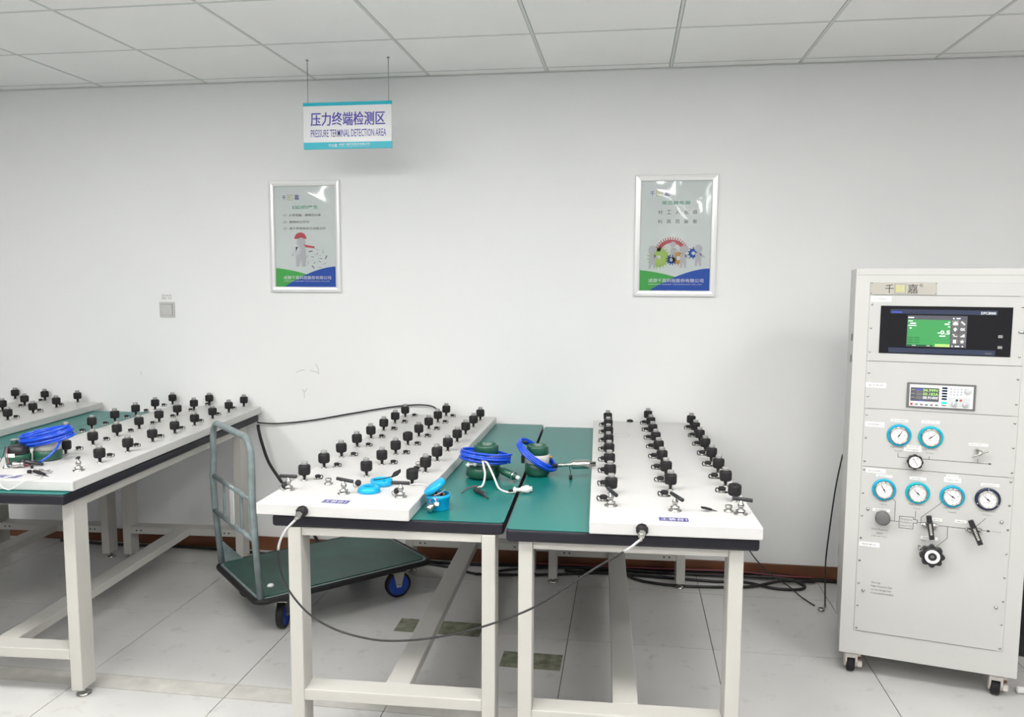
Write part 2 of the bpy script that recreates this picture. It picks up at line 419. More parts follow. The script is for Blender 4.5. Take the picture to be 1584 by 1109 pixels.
def console(label, origin, rot, h, rows, sock, valves, sticker, W=.50, L=1.70, sc=1.0, ztop=.80, thick=.038, wallclip=True):
    """origin = front right corner of the casing top in plan; rows / sockets / valves in world plan coordinates"""
    t = thing('test_console', label, 'test console', (origin[0], origin[1], ztop), (0, 0, rot), 'white test consoles')
    inv = (T(origin[0], origin[1], 0) @ RZ(rot)).inverted()
    b = MB(); b.box((-W, 0, -thick + .0005), (0, L, 0), 'white_steel', .0035, 3)
    b.box((-.0006, .012, -thick + .004), (.0004, .0135, -.006), 'ink_soft')
    b.build('casing', t)
    for (p, q, n, start, opens) in rows:
        for k in range(start, n):
            f = k / (n - 1) if n > 1 else 0; l = inv @ Vector((p[0] + (q[0] - p[0]) * f, p[1] + (q[1] - p[1]) * f, 0))
            connector(t, l.x, l.y, 0, cap=(k not in opens), sc=sc, rz=random.uniform(0, 1), lean=(random.uniform(-.03, .03), random.uniform(-.03, .03)))
    for (p, q, n, start, rz) in sock:
        for k in range(start, n):
            f = k / (n - 1) if n > 1 else 0; l = inv @ Vector((p[0] + (q[0] - p[0]) * f, p[1] + (q[1] - p[1]) * f, 0))
            plug(t, l.x, l.y, rz + random.uniform(-.15, .15), sc * (1.25 if rz > 3 else 1.0))
    for (p, rz, tilt) in valves:
        l = inv @ Vector((p[0], p[1], 0)); tvalve(t, l.x, l.y, rz, sc, tilt)
    if sticker:
        l = inv @ Vector((sticker[0], sticker[1], 0)); s_ = MB()
        s_.quad(-.043 * sc, -.018 * sc, .043 * sc, .018 * sc, .0006, 'sticker')
        s_.text(sticker[2], -.038 * sc, -.013 * sc, .076 * sc, .026 * sc, .0011, 'white_text')
        s_.build('number_sticker', t, (l.x, l.y, 0), (0, 0, -.03))
    return t

# tables
worktable('work table under the middle console labelled 2, left of the dark seam', (-.367, 2.346, 0), .033, -.026, .002, 0, L=1.69)
worktable('rightmost green work table under the console nearest the instrument cabinet', (.393, 2.316, 0), .035, -.041, .020, 0, L=1.69)
worktable('work table behind the platform trolley, its black edge facing the trolley', (-1.880, 2.372, 0), .060, -.028, .088, 0, L=1.64, top=.777, W=.735)
worktable('leftmost work table, mostly out of view beyond the coiled blue cable', (-2.6146, 2.328, 0), .060, -.040, .083, 0, L=1.64, top=.777, W=.735)

# consoles
cM = console('white console labelled 2 with blue plastic rings on its front end', (-.658, 2.312), .006, .8,
    [((-1.119, 2.601), (-1.129, 3.917), 8, 0, ()), ((-.922, 2.692), (-.928, 4.000 - .02), 8, 0, (3,)), ((-.728, 2.602), (-.729, 3.886), 8, 0, (0,))],
    [((-1.080, 2.628), (-1.090, 3.944), 8, 0, .2), ((-.884, 2.719), (-.890, 3.96), 8, 1, .2), ((-.767, 2.625), (-.767, 3.905), 8, 1, 2.6)],
    [((-1.121, 2.473), 0, 0), ((-.921, 2.457), -.15, .1), ((-.724, 2.449), 0, 0)], (-.912, 2.362, '工装台2'), L=1.70)
cR = console('white console labelled 1 beside the cabinet, with evenly lined-up black knobs', (.398, 2.300), .036, .8,
    [((-.046, 2.597), (-.089, 3.895), 8, 0, ()), ((.153, 2.680), (.110, 3.995), 8, 0, ()), ((.350, 2.571), (.312, 3.887), 8, 0, (0,))],
    [((-.067, 2.509), (-.108, 3.830), 8, 0, PI), ((.130, 2.597), (.090, 3.920), 8, 0, PI), ((.323, 2.676), (.297, 3.825), 7, 0, PI)],
    [((-.042, 2.457), -1.1, .15), ((.155, 2.435), -1.0, .15), ((.351, 2.429), -.12, .08)], (.146, 2.341, '工装台1'), L=1.71)
k9 = .98
def S(p): return (p[0] * k9, p[1] * k9)
def Sz(h): return 1.505 - (1.505 - h) * k9
ZL = Sz(.80)
cL = console('white console crowded with knobs behind the green transmitter and trolley', S((-1.91, 2.456)), .062, .8,
    [(S((-2.000, 2.729)), S((-2.107, 4.094)), 8, 0, ()), (S((-2.232, 2.842)), S((-2.327, 4.120)), 8, 0, ()), (S((-2.450, 2.785)), S((-2.538, 4.10)), 8, 1, ())],
    [(S((-2.029, 2.827)), S((-2.120, 4.00)), 7, 0, .2), (S((-2.238, 2.924)), S((-2.33, 4.10)), 7, 0, .2), (S((-2.455, 2.90)), S((-2.55, 4.03)), 7, 1, .2)],
    [(S((-1.996, 2.604)), 2.25, .25)], (-2.138, 2.434, '工装台3'), L=1.625, sc=k9, ztop=ZL, thick=.036)
cLL = console('leftmost white console, cut off by the picture edge, knobs along the wall end', (-2.78, 2.435), .088, .8,
    [(S((-2.99, 2.90)), S((-3.112, 4.08)), 7, 1, ()), (S((-3.24, 3.20)), S((-3.335, 4.10)), 6, 1, ()), (S((-3.49, 3.68)), S((-3.545, 4.12)), 3, 1, ())],
    [(S((-3.035, 3.36)), S((-3.12, 3.95)), 4, 0, .2), (S((-3.27, 3.68)), S((-3.34, 4.07)), 3, 0, .2)],
    [], None, L=1.60, sc=k9, ztop=ZL, thick=.036)
# green table top shows beside the left console; extra small fittings
def wl(con, p): return (con.matrix_basis.inverted() @ Vector(p))
l = wl(cM, (-1.017, 2.567, .80)); put(FIT['nut'], 'open_port', cM, l)
l = wl(cM, (-.775, 2.86, .80)); put(FIT['nut'], 'open_port', cM, l)
l = wl(cR, (.318, 2.452, .80)); put(FIT['nut'], 'open_port', cR, l)
for con, pts in ((cM, ((-1.140, 2.468), (-.905, 2.535), (-.745, 2.455))),):
    for k, (x, y) in enumerate(pts):
        l = wl(con, (x, y, .80)); c_ = MB()
        c_.tube([(.010 * math.cos(a), 0, .012 + .010 * math.sin(a)) for a in [2 * PI * i / 14 for i in range(14)]], .0018, 'chrome', 6, closed=True)
        c_.lathe([(0, -.006), (.0105, -.006), (.0105, .004), (.008, .006), (0, .006)], 'rubber', 14, T(.006, -.004, .018) @ RX(1.0))
        c_.build('tethered_cap', con, l, (0, 0, .4))
# loose rubber flap caps
def flap(con, p, rz, L=.035):
    l = wl(con, p); c_ = MB()
    c_.prism([(0, -.004), (L * .5, -.010), (L, -.003), (L, .006), (L * .5, .010), (0, .004)], .003, .008, 'rubber')
    c_.tube(spline([(0, 0, .005), (-.02, .003, .004), (-.04, 0, .0035)], 5), .0016, 'rubber', 6)
    c_.build('rubber_flap', con, l, (0, -.25, rz))
flap(cR, (.265, 2.448, .80), PI + .3)
flap(cL, (S((-2.06, 2.51))[0], S((-2.06, 2.51))[1], ZL), PI - .1, .045)
# black ellipse sockets at the wall end of the right console and ring mark
l = wl(cR, (-.02, 3.62, .80)); c_ = MB(); c_.disc(0, 0, .040, .0006, 'patch_stone', 32, r0=.0385); c_.build('scratch_ring', cR, l)
for x, con in ((.02, cR),):
    l = wl(con, (x, 3.985, .80)); MB().lathe([(.017, 0), (.016, .006), (.010, .011), (0, .012)], 'rubber', 18).build('rubber_grommet', con, l)

# power inlets on the console fronts
def inlet(con, wx, wy, wz):
    l = wl(con, (wx, wy, wz)); c_ = MB()
    M = T(*l) @ RX(PI / 2)
    c_.lathe([(.0, -.001), (.0165, -.001), (.0165, .016), (.015, .020), (.0115, .024), (.0, .024)], 'rubber', 22, M)
    for k in range(10): c_.box((-.0025, .0155, .002), (.0025, .0178, .017), 'rubber', 0, 1, M @ RZ(k * PI / 5))
    return c_.build('power_inlet', con)
inlet(cM, -1.000, 2.309, .782); inlet(cR, .052, 2.286, .784)
# power cable looping between the two inlets
def hexplug(b, a, d, m='steel'):
    M, Ln = along(a, Vector(a) + Vector(d))
    b.lathe([(0, 0), (.0105, 0), (.0105, .012), (.0088, .014), (.0088, .019), (.0055, .021), (.0045, .030), (0, .030)], m, 6, M, smooth=False)
lc = thing('power_cable', 'thin dark cable drooping below the two middle table fronts between console plugs', 'cable', (-.47, 2.26, 0))
pts = [(-1.006, 2.262, .766), (-1.030, 2.235, .735), (-1.043, 2.22, .692), (-1.037, 2.21, .631), (-1.005, 2.205, .562), (-.940, 2.20, .495), (-.857, 2.20, .452), (-.755, 2.20, .431), (-.674, 2.20, .430), (-.575, 2.20, .444), (-.477, 2.20, .469), (-.380, 2.20, .503), (-.265, 2.20, .556), (-.172, 2.20, .620), (-.080, 2.205, .687), (.012, 2.215, .745), (.040, 2.235, .762), (.050, 2.245, .766)]
sp = [p - Vector((-.47, 2.26, 0)) for p in spline(pts, 6)]
MB().tube(sp, .0032, 'cable_black', 8).build('cord', lc)
e = len(sp)
MB().tube(sp[:14], .0040, 'cable_grey', 8).build('grey_sleeve', lc); MB().tube(sp[-14:], .0040, 'cable_grey', 8).build('grey_sleeve', lc)
for p, d in (((-1.000, 2.285, .780), (-.3, -1, -.6)), ((.052, 2.262, .782), (-.15, -1, -.7))):
    b = MB(); q = Vector(p) - Vector((-.47, 2.26, 0)); hexplug(b, q, Vector(d).normalized() * .03); b.build('metal_plug', lc)

# ------------------------------------------------------------------ wall things
def poster(label, x0, x1, z0, z1, which):
    t = thing('framed_poster', label, 'poster', ((x0 + x1) / 2, WALL, (z0 + z1) / 2)); W, Hh = (x1 - x0) / 2, (z1 - z0) / 2; fw = .030
    M = WALLM
    fr = MB()
    for (ax, ay), (bx, by), n in (((-W, -Hh), (W, -Hh), 0), ((W, -Hh), (W, Hh), 1), ((W, Hh), (-W, Hh), 2), ((-W, Hh), (-W, -Hh), 3)):
        # mitred rail with a rounded face
        d = Vector((bx - ax, by - ay)).normalized(); nn = Vector((-d.y, d.x))
        prof = [(0, .001), (0, .012), (.004, .017), (.015, .019), (.026, .016), (fw, .010), (fw, .001)]
        vs = []
        for (o, z) in prof:
            p = Vector((ax, ay)) + nn * o + d * o; q = Vector((bx, by)) + nn * o - d * o
            vs += [(p.x, p.y, z), (q.x, q.y, z)]
        fs = [(2 * k, 2 * k + 1, 2 * k + 3, 2 * k + 2) for k in range(len(prof) - 1)]
        fr.add(vs, [f[::-1] for f in fs], 'alu', M)
    fr.build('frame', t)
    p = MB(); w_, h_ = W - fw + .002, Hh - fw + .002
    p.box((-w_, -h_, .001), (w_, h_, .0032), 'pos_base', M=M)
    z = .0036
    def wave(f0, y0, xa, xb, m, zz):
        n = 18; pts = [(xb, y0), (xa, y0)] + [(xa + (xb - xa) * k / n, f0(k / n)) for k in range(n + 1)]
        n2 = len(pts)
        # build as strips
        for k in range(n):
            xk, xk1 = xa + (xb - xa) * k / n, xa + (xb - xa) * (k + 1) / n
            p.add([(xk, y0, zz), (xk1, y0, zz), (xk1, f0((k + 1) / n), zz), (xk, f0(k / n), zz)], [(0, 1, 2, 3)], m, M)
    hh = 2 * h_
    wave(lambda s: -h_ + hh * (.190 - .035 * s - .055 * s * s), -h_, -w_, w_ * .30, 'pos_green', z)
    wave(lambda s: -h_ + hh * (.002 + .205 * (1 - (1 - s) ** 1.7)), -h_, -w_ * .72, w_, 'pos_blue', z + .0003)
    wave(lambda s: -h_ + hh * (.002 + .10 * s), -h_, -w_ * .72, w_ * .1, 'pos_blue', z + .0004)
    zt = z + .0008
    p.text('成都千嘉科技股份有限公司', -w_ * .74, -h_ + hh * .077, w_ * 1.56, hh * .036, zt, 'white_text', M); p.text('成都千嘉科技股份有限公司', -w_ * .74 + .0007, -h_ + hh * .077, w_ * 1.56, hh * .036, zt + .00003, 'white_text', M)
    p.text('CHENGDU QIANJIA TECHNOLOGY CO.,LTD', -w_ * .74, -h_ + hh * .052, w_ * 1.52, hh * .013, zt, 'white_text', M, bold=.01)
    ly = h_ - hh * .135
    p.text('千', -w_ * .74, ly, w_ * .13, hh * .045, zt, 'sign_text', M)
    p.line([(-w_ * .56, ly), (-w_ * .40, ly), (-w_ * .40, ly + hh * .05), (-w_ * .56, ly + hh * .05), (-w_ * .56, ly)], .002, zt, 'pos_yellow', M)
    p.text('E', -w_ * .525, ly + hh * .012, w_ * .09, hh * .028, zt, 'pos_yellow', M)
    p.text('嘉', -w_ * .33, ly, w_ * .15, hh * .05, zt, 'sign_text', M)
    if which == 1:
        p.text('ESD的产生', -w_ * .40, h_ - hh * .225, w_ * .84, hh * .036, zt, 'pos_teal', M)
        p.text('（1）人体接触、摩擦后分离', -w_ * .72, h_ - hh * .298, w_ * 1.24, hh * .026, zt, 'ink_soft', M)
        p.text('（2）两物体分开时', -w_ * .72, h_ - hh * .366, w_ * .86, hh * .026, zt, 'ink_soft', M)
        p.text('（3）两个带电物体互相靠近时', -w_ * .72, h_ - hh * .430, w_ * 1.40, hh * .026, zt, 'ink_soft', M)
        cx0 = -w_ * .16
        p.disc(cx0, h_ - hh * .520, w_ * .20, zt, 'pos_red', 24, M, a0=0, a1=PI)
        p.disc(cx0 + w_ * .02, h_ - hh * .555, w_ * .15, zt + .0001, 'pos_figure', 24, M)
        p.poly([(cx0 - w_ * .16, h_ - hh * .60), (cx0 + w_ * .16, h_ - hh * .60), (cx0 + w_ * .18, h_ - hh * .70), (cx0 + w_ * .16, h_ - hh * .795), (cx0 + w_ * .04, h_ - hh * .795), (cx0, h_ - hh * .72), (cx0 - w_ * .05, h_ - hh * .795), (cx0 - w_ * .16, h_ - hh * .795)], zt, 'pos_figure', M)
        p.line([(cx0 - w_ * .14, h_ - hh * .61), (cx0 - w_ * .26, h_ - hh * .68)], .012, zt, 'pos_figure', M)
        p.poly([(cx0 + w_ * .10, h_ - hh * .575), (cx0 + w_ * .46, h_ - hh * .595), (cx0 + w_ * .46, h_ - hh * .615), (cx0 + w_ * .16, h_ - hh * .602)], zt + .0002, 'pos_red', M)
        for k in range(9):
            a = 2 * PI * k / 9; gx_, gy_ = w_ * .36, h_ - hh * .715
            p.line([(gx_ + .050 * math.cos(a), gy_ + .046 * math.sin(a)), (gx_ + .058 * math.cos(a + .25), gy_ + .052 * math.sin(a + .25))], .006, zt, 'pos_grey' if k % 3 else 'ink_soft', M)
            p.line([(gx_ + .016 * math.cos(a), gy_ + .02 * math.sin(a)), (gx_ + .03 * math.cos(a), gy_ + .03 * math.sin(a))], .003, zt, 'pos_grey' if k % 2 else 'ink_soft', M)
    else:
        p.text('常见静电源', -w_ * .40, h_ - hh * .215, w_ * .80, hh * .034, zt, 'pos_teal', M)
        for k, (c1, c2) in enumerate((('材', '料'), ('工', '具'), ('人', '员'), ('包', '装'), ('组', '板'))):
            xx = -w_ * .50 + k * w_ * .245
            p.text(c1, xx, h_ - hh * .300, w_ * .12, hh * .036, zt, 'ink_soft', M); p.text(c2, xx, h_ - hh * .385, w_ * .12, hh * .036, zt, 'ink_soft', M)
        def gear(cx0, cy0, r0_, r1_, n, m, inner=0, a0=0, a1=2 * PI):
            p.disc(cx0, cy0, r0_, zt, m, 40, M, r0=inner, a0=a0, a1=a1)
            for k in range(n):
                a = a0 + (a1 - a0) * (k + .5) / n
                p.line([(cx0 + (r0_ - .002) * math.cos(a), cy0 + (r0_ - .002) * math.sin(a)), (cx0 + r1_ * math.cos(a), cy0 + r1_ * math.sin(a))], .0045, zt, m, M)
        cy0 = h_ - hh * .66
        gear(w_ * -.10, cy0 - .005, .075, .086, 18, 'pos_red', inner=.058, a0=.25, a1=PI - .25)
        gear(-w_ * .46, cy0 - .018, .046, .055, 20, 'pos_lime', inner=.010)
        gear(-w_ * .10, h_ - hh * .715, .019, .025, 12, 'pos_blue', inner=.008)
        gear(w_ * .10, h_ - hh * .700, .028, .034, 14, 'pos_orange', inner=.010)
        gear(w_ * .52, h_ - hh * .655, .022, .028, 10, 'pos_blue', inner=.009)
        def fig(fx_, fy_, s_):
            p.disc(fx_, fy_ + .040 * s_, .016 * s_, zt + .0003, 'pos_figure', 20, M)
            p.disc(fx_, fy_ + .040 * s_, .0165 * s_, zt + .0004, 'pos_grey', 20, M, r0=.0152 * s_)
            p.poly([(fx_ - .012 * s_, fy_ + .022 * s_), (fx_ + .012 * s_, fy_ + .022 * s_), (fx_ + .013 * s_, fy_ - .035 * s_), (fx_ + .004 * s_, fy_ - .035 * s_), (fx_, fy_ - .008 * s_), (fx_ - .005 * s_, fy_ - .035 * s_), (fx_ - .014 * s_, fy_ - .035 * s_)], zt + .0003, 'pos_figure', M)
            p.line([(fx_ + .010 * s_, fy_ + .015 * s_), (fx_ + .024 * s_, fy_ + .004 * s_)], .007 * s_, zt + .0003, 'pos_figure', M)
        fig(-w_ * .06, cy0 + .012, .85); fig(-w_ * .64, cy0 - .03, 1.25); fig(w_ * .24, cy0 - .028, 1.2); fig(w_ * .66, cy0 - .02, 1.15)
    p.build('print', t)
    # wavy clear cover sheet
    c = MB(); nx, ny = 26, 38; vs = []; fs = []
    ph = 1.7 if which == 1 else 4.1
    for j in range(ny + 1):
        for i in range(nx + 1):
            s, q = i / nx, j / ny
            edge = min(s, 1 - s, q, 1 - q) * 6; edge = min(1, edge)
            zz = .0085 + edge * (.0026 * math.sin(5.2 * s + 2.3 * q + ph) + .0018 * math.sin(6.2 * q - 4.4 * s + ph * 2) + .0008 * math.sin(11 * s * q + 7 * q + ph))
            vs.append((-w_ + 2 * w_ * s, -h_ + 2 * h_ * q, zz))
    for j in range(ny):
        for i in range(nx): a = j * (nx + 1) + i; fs.append((a, a + 1, a + nx + 2, a + nx + 1))
    c.add(vs, fs, 'cover_film', M, True); c.build('cover_sheet', t)
    return t
poster('aluminium-framed poster on the left, heading ESD, with red-capped figure', -1.909, -1.513, 1.438, 2.028, 1)
poster('aluminium-framed poster on the right, with figures around coloured gears', .025, .427, 1.430, 2.029, 2)

# light switch and its paper label
t = thing('light_switch', 'small white square light switch on the wall left of the posters', 'light switch', (-2.522, WALL, 1.337))
b = MB(); b.box((-.045, -.0425, .0003), (.045, .0425, .008), 'white_steel', .003, 2, WALLM); b.build('plate', t)
b = MB(); b.box((-.033, -.030, .0085), (.033, .030, .011), 'white_steel', .0015, 1, WALLM @ RX(.03)); b.build('rocker', t)
b = MB(); b.box((-.0345, -.0315, .0079), (.0345, .0315, .0084), 'ink_soft', M=WALLM); b.build('rocker_gap', t)
b = MB(); M = T(-2.523, WALL, 1.407) @ WALLM; b.box((-.036, -.016, .0002), (.036, .017, .0008), 'paper', M=M)
b.text('压力检测', -.030, .002, .056, .012, .0012, 'ink_soft', M); b.text('照明', -.030, -.013, .026, .011, .0012, 'ink_soft', M); b.text('开关', .006, -.013, .022, .011, .0012, 'ink_soft', M)
tag(b.build('paper_label'), 'small paper note with printed characters, stuck directly above the wall switch', 'label')

# hanging sign
SY = 3.69
t = thing('hanging_sign', 'white and cyan sign with blue lettering hung on two rods from the ceiling', 'sign', (-1.334, SY, 2.235))
hw, hh2 = .2175, .108
b = MB(); b.box((-hw, -hh2, -.006), (hw, hh2, .006), 'sign_white', .001, 1, WALLM); b.build('board', t)
b = MB(); b.box((-hw - .0003, hh2 - .016, -.0064), (hw + .0003, hh2 + .0004, .0064), 'sign_cyan', M=WALLM)
b.box((-hw - .0003, -hh2 - .0004, -.0064), (hw + .0003, -hh2 + .031, .0064), 'sign_cyan', M=WALLM)
b.text('千E嘉', -.095, -hh2 + .008, .045, .015, .0069, 'white_text', WALLM)
b.text('成都千嘉科技股份有限公司', -.042, -hh2 + .015, .150, .010, .0069, 'white_text', WALLM)
b.text('CHENGDU QIANJIA TECHNOLOGY CO.,LTD', -.042, -hh2 + .008, .150, .004, .0069, 'white_text', WALLM); b.build('cyan_band', t)
b = MB(); [b.text('压力终端检测区', -.181 + dx, -.001 + dy, .366, .063, .0066 + k * .00002, 'sign_text', WALLM) for k, (dx, dy) in enumerate(((0, 0), (.0012, 0), (.0024, 0), (.0012, .0010)))]
b.text('PRESSURE TERMINAL DETECTION AREA', -.181, -.053, .372, .035, .0066, 'sign_text', WALLM, bold=.004); b.build('lettering', t)
for x in (-.195, .203):
    b = MB(); b.tube([(x, 0, hh2), (x, 0, CEIL - 2.235 - .001)], .0016, 'cap_grey', 8); b.lathe([(0, 0), (.006, 0), (.007, .003), (0, .004)], 'cap_grey', 12, T(x, 0, CEIL - 2.235 - .0052)); b.build('rod', t)

# ------------------------------------------------------------------ instrument cabinet
CO = Vector((.826, 3.071, 0)); ang = math.atan2(2.942 - 3.071, 1.403 - .826); CW = .5912
cab = thing('instrument_cabinet', 'tall grey instrument rack with screen, gauges and valves, standing on casters', 'cabinet', CO, (0, 0, ang))
F = WALLM           # local: x right, y up, z out of the front
BZ, TZ, DEP = .092, 1.556, .46
b = MB(); b.box((0, .0, BZ), (CW, DEP, TZ), 'cabinet_paint', .004, 2)
b.box((0.001, -.0006, BZ + .001), (CW - .001, .0, TZ - .002), 'cabinet_paint')
b.line([(.005, 1.532), (CW - .005, 1.532)], .0012, .0009, 'ink_soft', F)
b.build('housing', cab)
# rack panels
px0, px1 = .049, .540
for name, z0, z1 in (('blank_panel', 1.460, 1.506), ('screen_panel', 1.2185, 1.4585), ('supply_panel', 1.0425, 1.2165), ('low_pressure_panel', .8240, 1.0405), ('high_pressure_panel', .188, .8220)):
    b = MB(); b.box((px0, -.0035, z0), (px1, -.0007, z1), 'panel_paint', .0006, 1)
    b.line([(px0, z0), (px0, z1)], .0012, .0008, 'ink_soft', F); b.line([(px1, z0), (px1, z1)], .0012, .0008, 'ink_soft', F)
    b.line([(px0 + .01, z0 - .0007), (px1 - .02, z0 - .0007)], .0014, .0038, 'ink_soft', F)
    pn = b.build(name, cab)
ZP = .0036   # panel face
# panel screws
sm = MB(); sm.lathe([(0, 0), (.0042, 0), (.0042, .0012), (.0030, .0026), (0, .003)], 'steel', 12, RX(PI / 2)); sm.box((-.0026, -.0034, -.0005), (.0026, -.0027, .0005), 'ink'); smm = sm.mesh('screw')
for x, z in [(.058, z) for z in (1.425, 1.339, 1.252, 1.174, 1.087, 1.018, .931, .843, .811, .722, .635, .549, .462, .374, .287, .198)] + [(.531, z) for z in (1.423, 1.250, 1.172, 1.084, 1.017, .930, .842, .810, .723, .635, .548, .461, .373, .287, .199)]:
    put(smm, 'screw', cab, (x, -ZP, z), (0, random.uniform(0, 3), 0))
bs = MB(); bs.lathe([(0, 0), (.0062, 0), (.0060, .002), (.004, .0048), (0, .0056)], 'chrome', 14, RX(PI / 2)); bsm = bs.mesh('bolt')
for x, z in ((.077, .661), (.511, .661), (.075, .347), (.511, .348)): put(bsm, 'bolt', cab, (x, -ZP, z))
b = MB(); b.lathe([(.0, 0), (.009, 0), (.009, .002), (.0, .002)], 'steel', 16, T(.533, -ZP, 1.336) @ RX(PI / 2) @ Matrix.Diagonal((1.2, .6, 1, 1))); b.build('panel_latch', cab)
# name plate
b = MB(); b.box((.050, -.0050, 1.4615), (.266, -.0037, 1.5055), 'name_plate', .0004, 1)
b.text('千', .098, 1.467, .029, .031, .0054, 'ink', F); b.line([(.130, 1.466), (.165, 1.466), (.165, 1.500), (.130, 1.500), (.130, 1.466)], .0012, .0054, 'ink_soft', F)
b.text('日E', .134, 1.471, .027, .024, .0056, 'pos_yellow', F, bold=.03)
b.text('嘉', .171, 1.466, .034, .033, .0054, 'ink', F); b.text('®', .209, 1.489, .012, .012, .0054, 'ink', F)
for x, z in ((.0535, 1.4655), (.2625, 1.502), (.0535, 1.502), (.2625, 1.4655)): b.disc(x, z, .0022, .0056, 'ink_soft', 10, F)
b.build('name_plate', cab)
# digital pressure controller
dc = MB(); dc.box((.0875, -.0052, 1.248), (.5035, -.0036, 1.421), 'screen_black', .001, 1)
dc.box((.119, -.0062, 1.252), (.457, -.0050, 1.409), 'screen_bezel'); dc.box((.119, -.0066, 1.270), (.457, -.0060, 1.393), 'screen_black')
dc.text('DPC8000', .407, 1.395, .045, .009, .0069, 'lcd_white', F); dc.quad(.124, 1.396, .158, 1.401, .0069, 'lcd_blue', F)
dc.text('mensor', .426, 1.255, .022, .006, .0069, 'cap_grey', F)
for q in ((.463, 1.314), (.463, 1.276)): dc.box((q[0], -.0063, q[1]), (q[0] + .014, -.0055, q[1] + .010), 'cap_grey')
dc = dc.build('pressure_controller', cab)
b = MB(); z = .0071
b.quad(.1765, 1.276, .366, 1.388, z, 'lcd_grey', F); b.quad(.1775, 1.2775, .315, 1.373, z + .0003, 'lcd_green', F)
zz = z + .0006
b.quad(.268, 1.2775, .315, 1.287, zz, 'lcd_lime', F); b.quad(.178, 1.2775, .260, 1.283, zz, 'lcd_dark', F)
b.text('-0.5', .275, 1.322, .039, .014, zz, 'lcd_white', F, bold=.02)
for x0, y0, ww, hh_ in ((.179, 1.378, .018, .004), (.180, 1.366, .014, .003), (.186, 1.357, .018, .0045), (.180, 1.350, .026, .003), (.185, 1.340, .006, .005), (.296, 1.356, .014, .0045), (.306, 1.364, .007, .003), (.307, 1.348, .007, .003), (.281, 1.314, .019, .004), (.195, 1.2785, .012, .003), (.241, 1.2785, .011, .003)): b.quad(x0, y0, x0 + ww, y0 + hh_, zz, 'lcd_white', F)
for y0 in (1.307, 1.2985, 1.290): b.quad(.179, y0, .197, y0 + .0022, zz, 'lcd_dark', F); b.quad(.200, y0, .218, y0 + .0022, zz, 'lcd_dark', F)
for i in range(2):
    for j in range(4):
        x0, y0 = .319 + i * .0235, 1.353 - j * .0215
        b.quad(x0, y0, x0 + .021, y0 + .0195, zz, 'grey_knob' if (i or j) else 'cap_grey', F)
        if j == 0 and i == 0: b.poly([(x0 + .004, y0 + .004), (x0 + .017, y0 + .004), (x0 + .017, y0 + .010), (x0 + .0105, y0 + .015), (x0 + .004, y0 + .010)], zz + .0003, 'lcd_white', F)
        if j == 0 and i == 1: b.line([(x0 + .006, y0 + .014), (x0 + .015, y0 + .006)], .004, zz + .0003, 'lcd_white', F)
        if j == 1 and i == 0: b.poly([(x0 + .008, y0 + .003), (x0 + .013, y0 + .003), (x0 + .013, y0 + .009), (x0 + .017, y0 + .009), (x0 + .0105, y0 + .016), (x0 + .004, y0 + .009), (x0 + .008, y0 + .009)], zz + .0003, 'lcd_white', F)
        if j == 1 and i == 1: b.text('OK', x0 + .003, y0 + .005, .015, .009, zz + .0003, 'lcd_white', F, bold=.03)
        if j == 2 and i == 0: b.line([(x0 + .003, y0 + .012), (x0 + .008, y0 + .012), (x0 + .008, y0 + .006), (x0 + .018, y0 + .006)], .0018, zz + .0003, 'lcd_white', F)
        if j == 2 and i == 1: b.poly([(x0 + .003, y0 + .004), (x0 + .017, y0 + .004), (x0 + .017, y0 + .015)], zz + .0003, 'lcd_white', F)
        if j == 3 and i == 0: b.quad(x0 + .006, y0 + .003, x0 + .015, y0 + .015, zz + .0003, 'lcd_white', F)
        if j == 3 and i == 1:
            st = []
            for k in range(10): a = PI / 2 + k * PI / 5; rr = .0075 if k % 2 == 0 else .0032; st.append((x0 + .0105 + rr * math.cos(a), y0 + .009 + rr * math.sin(a)))
            for k in range(10): b.add([(x0 + .0105, y0 + .009, zz + .0003), (*st[k], zz + .0003), (*st[(k + 1) % 10], zz + .0003)], [(0, 1, 2)], 'lcd_white', F)
for x0, ww in ((.321, .003), (.331, .014), (.353, .004)): b.quad(x0, 1.2785, x0 + ww, 1.2825, zz, 'lcd_white', F)
b.quad(.321, 1.377, .326, 1.381, zz, 'lcd_white', F); b.quad(.332, 1.377, .344, 1.381, zz, 'lcd_white', F)
b.build('display', dc)
# bench power supply
ps = MB(); ps.box((.187, -.0095, 1.054), (.406, -.0036, 1.1455), 'grey_knob', .002, 2); ps.box((.1955, -.0108, 1.0595), (.398, -.0090, 1.139), 'sign_white', .001, 1)
z = .0112
ps.text('UNI-T', .201, 1.1335, .020, .0035, z, 'ink_soft', F); ps.text('Programmable DC Power Supply', .226, 1.1335, .055, .0030, z, 'ink_soft', F)
ps.quad(.1985, 1.079, .2905, 1.1285, z, 'lcd_grey', F)
for k, (s_, c_) in enumerate((('04.999V', 'lcd_lime'), ('00.183A', 'lcd_lime'), ('00.914W', 'lcd_white'))): ps.text(s_, .239, 1.1145 - k * .0135, .049, .0105, z + .0003, c_, F, bold=.01)
for k in range(3):
    ps.quad(.217, 1.119 - k * .0135, .236, 1.1235 - k * .0135, z + .0003, 'lcd_blue' if k == 0 else 'ink_soft', F); ps.quad(.217, 1.115 - k * .0135, .236, 1.1172 - k * .0135, z + .0003, 'cap_grey', F)
    ps.quad(.201, 1.118 - k * .0135, .212, 1.1215 - k * .0135, z + .0003, 'cap_grey', F)
ps.quad(.224, 1.0805, .24, 1.0835, z + .0003, 'lcd_blue', F)
ps = ps.build('power_supply', cab)
b = MB(); b.lathe([(0, 0), (.0045, 0), (.0040, .003), (0, .003)], 'ink_red', 14, T(.2035, -z + .0002, 1.068) @ RX(PI / 2)); b.build('power_button', ps)
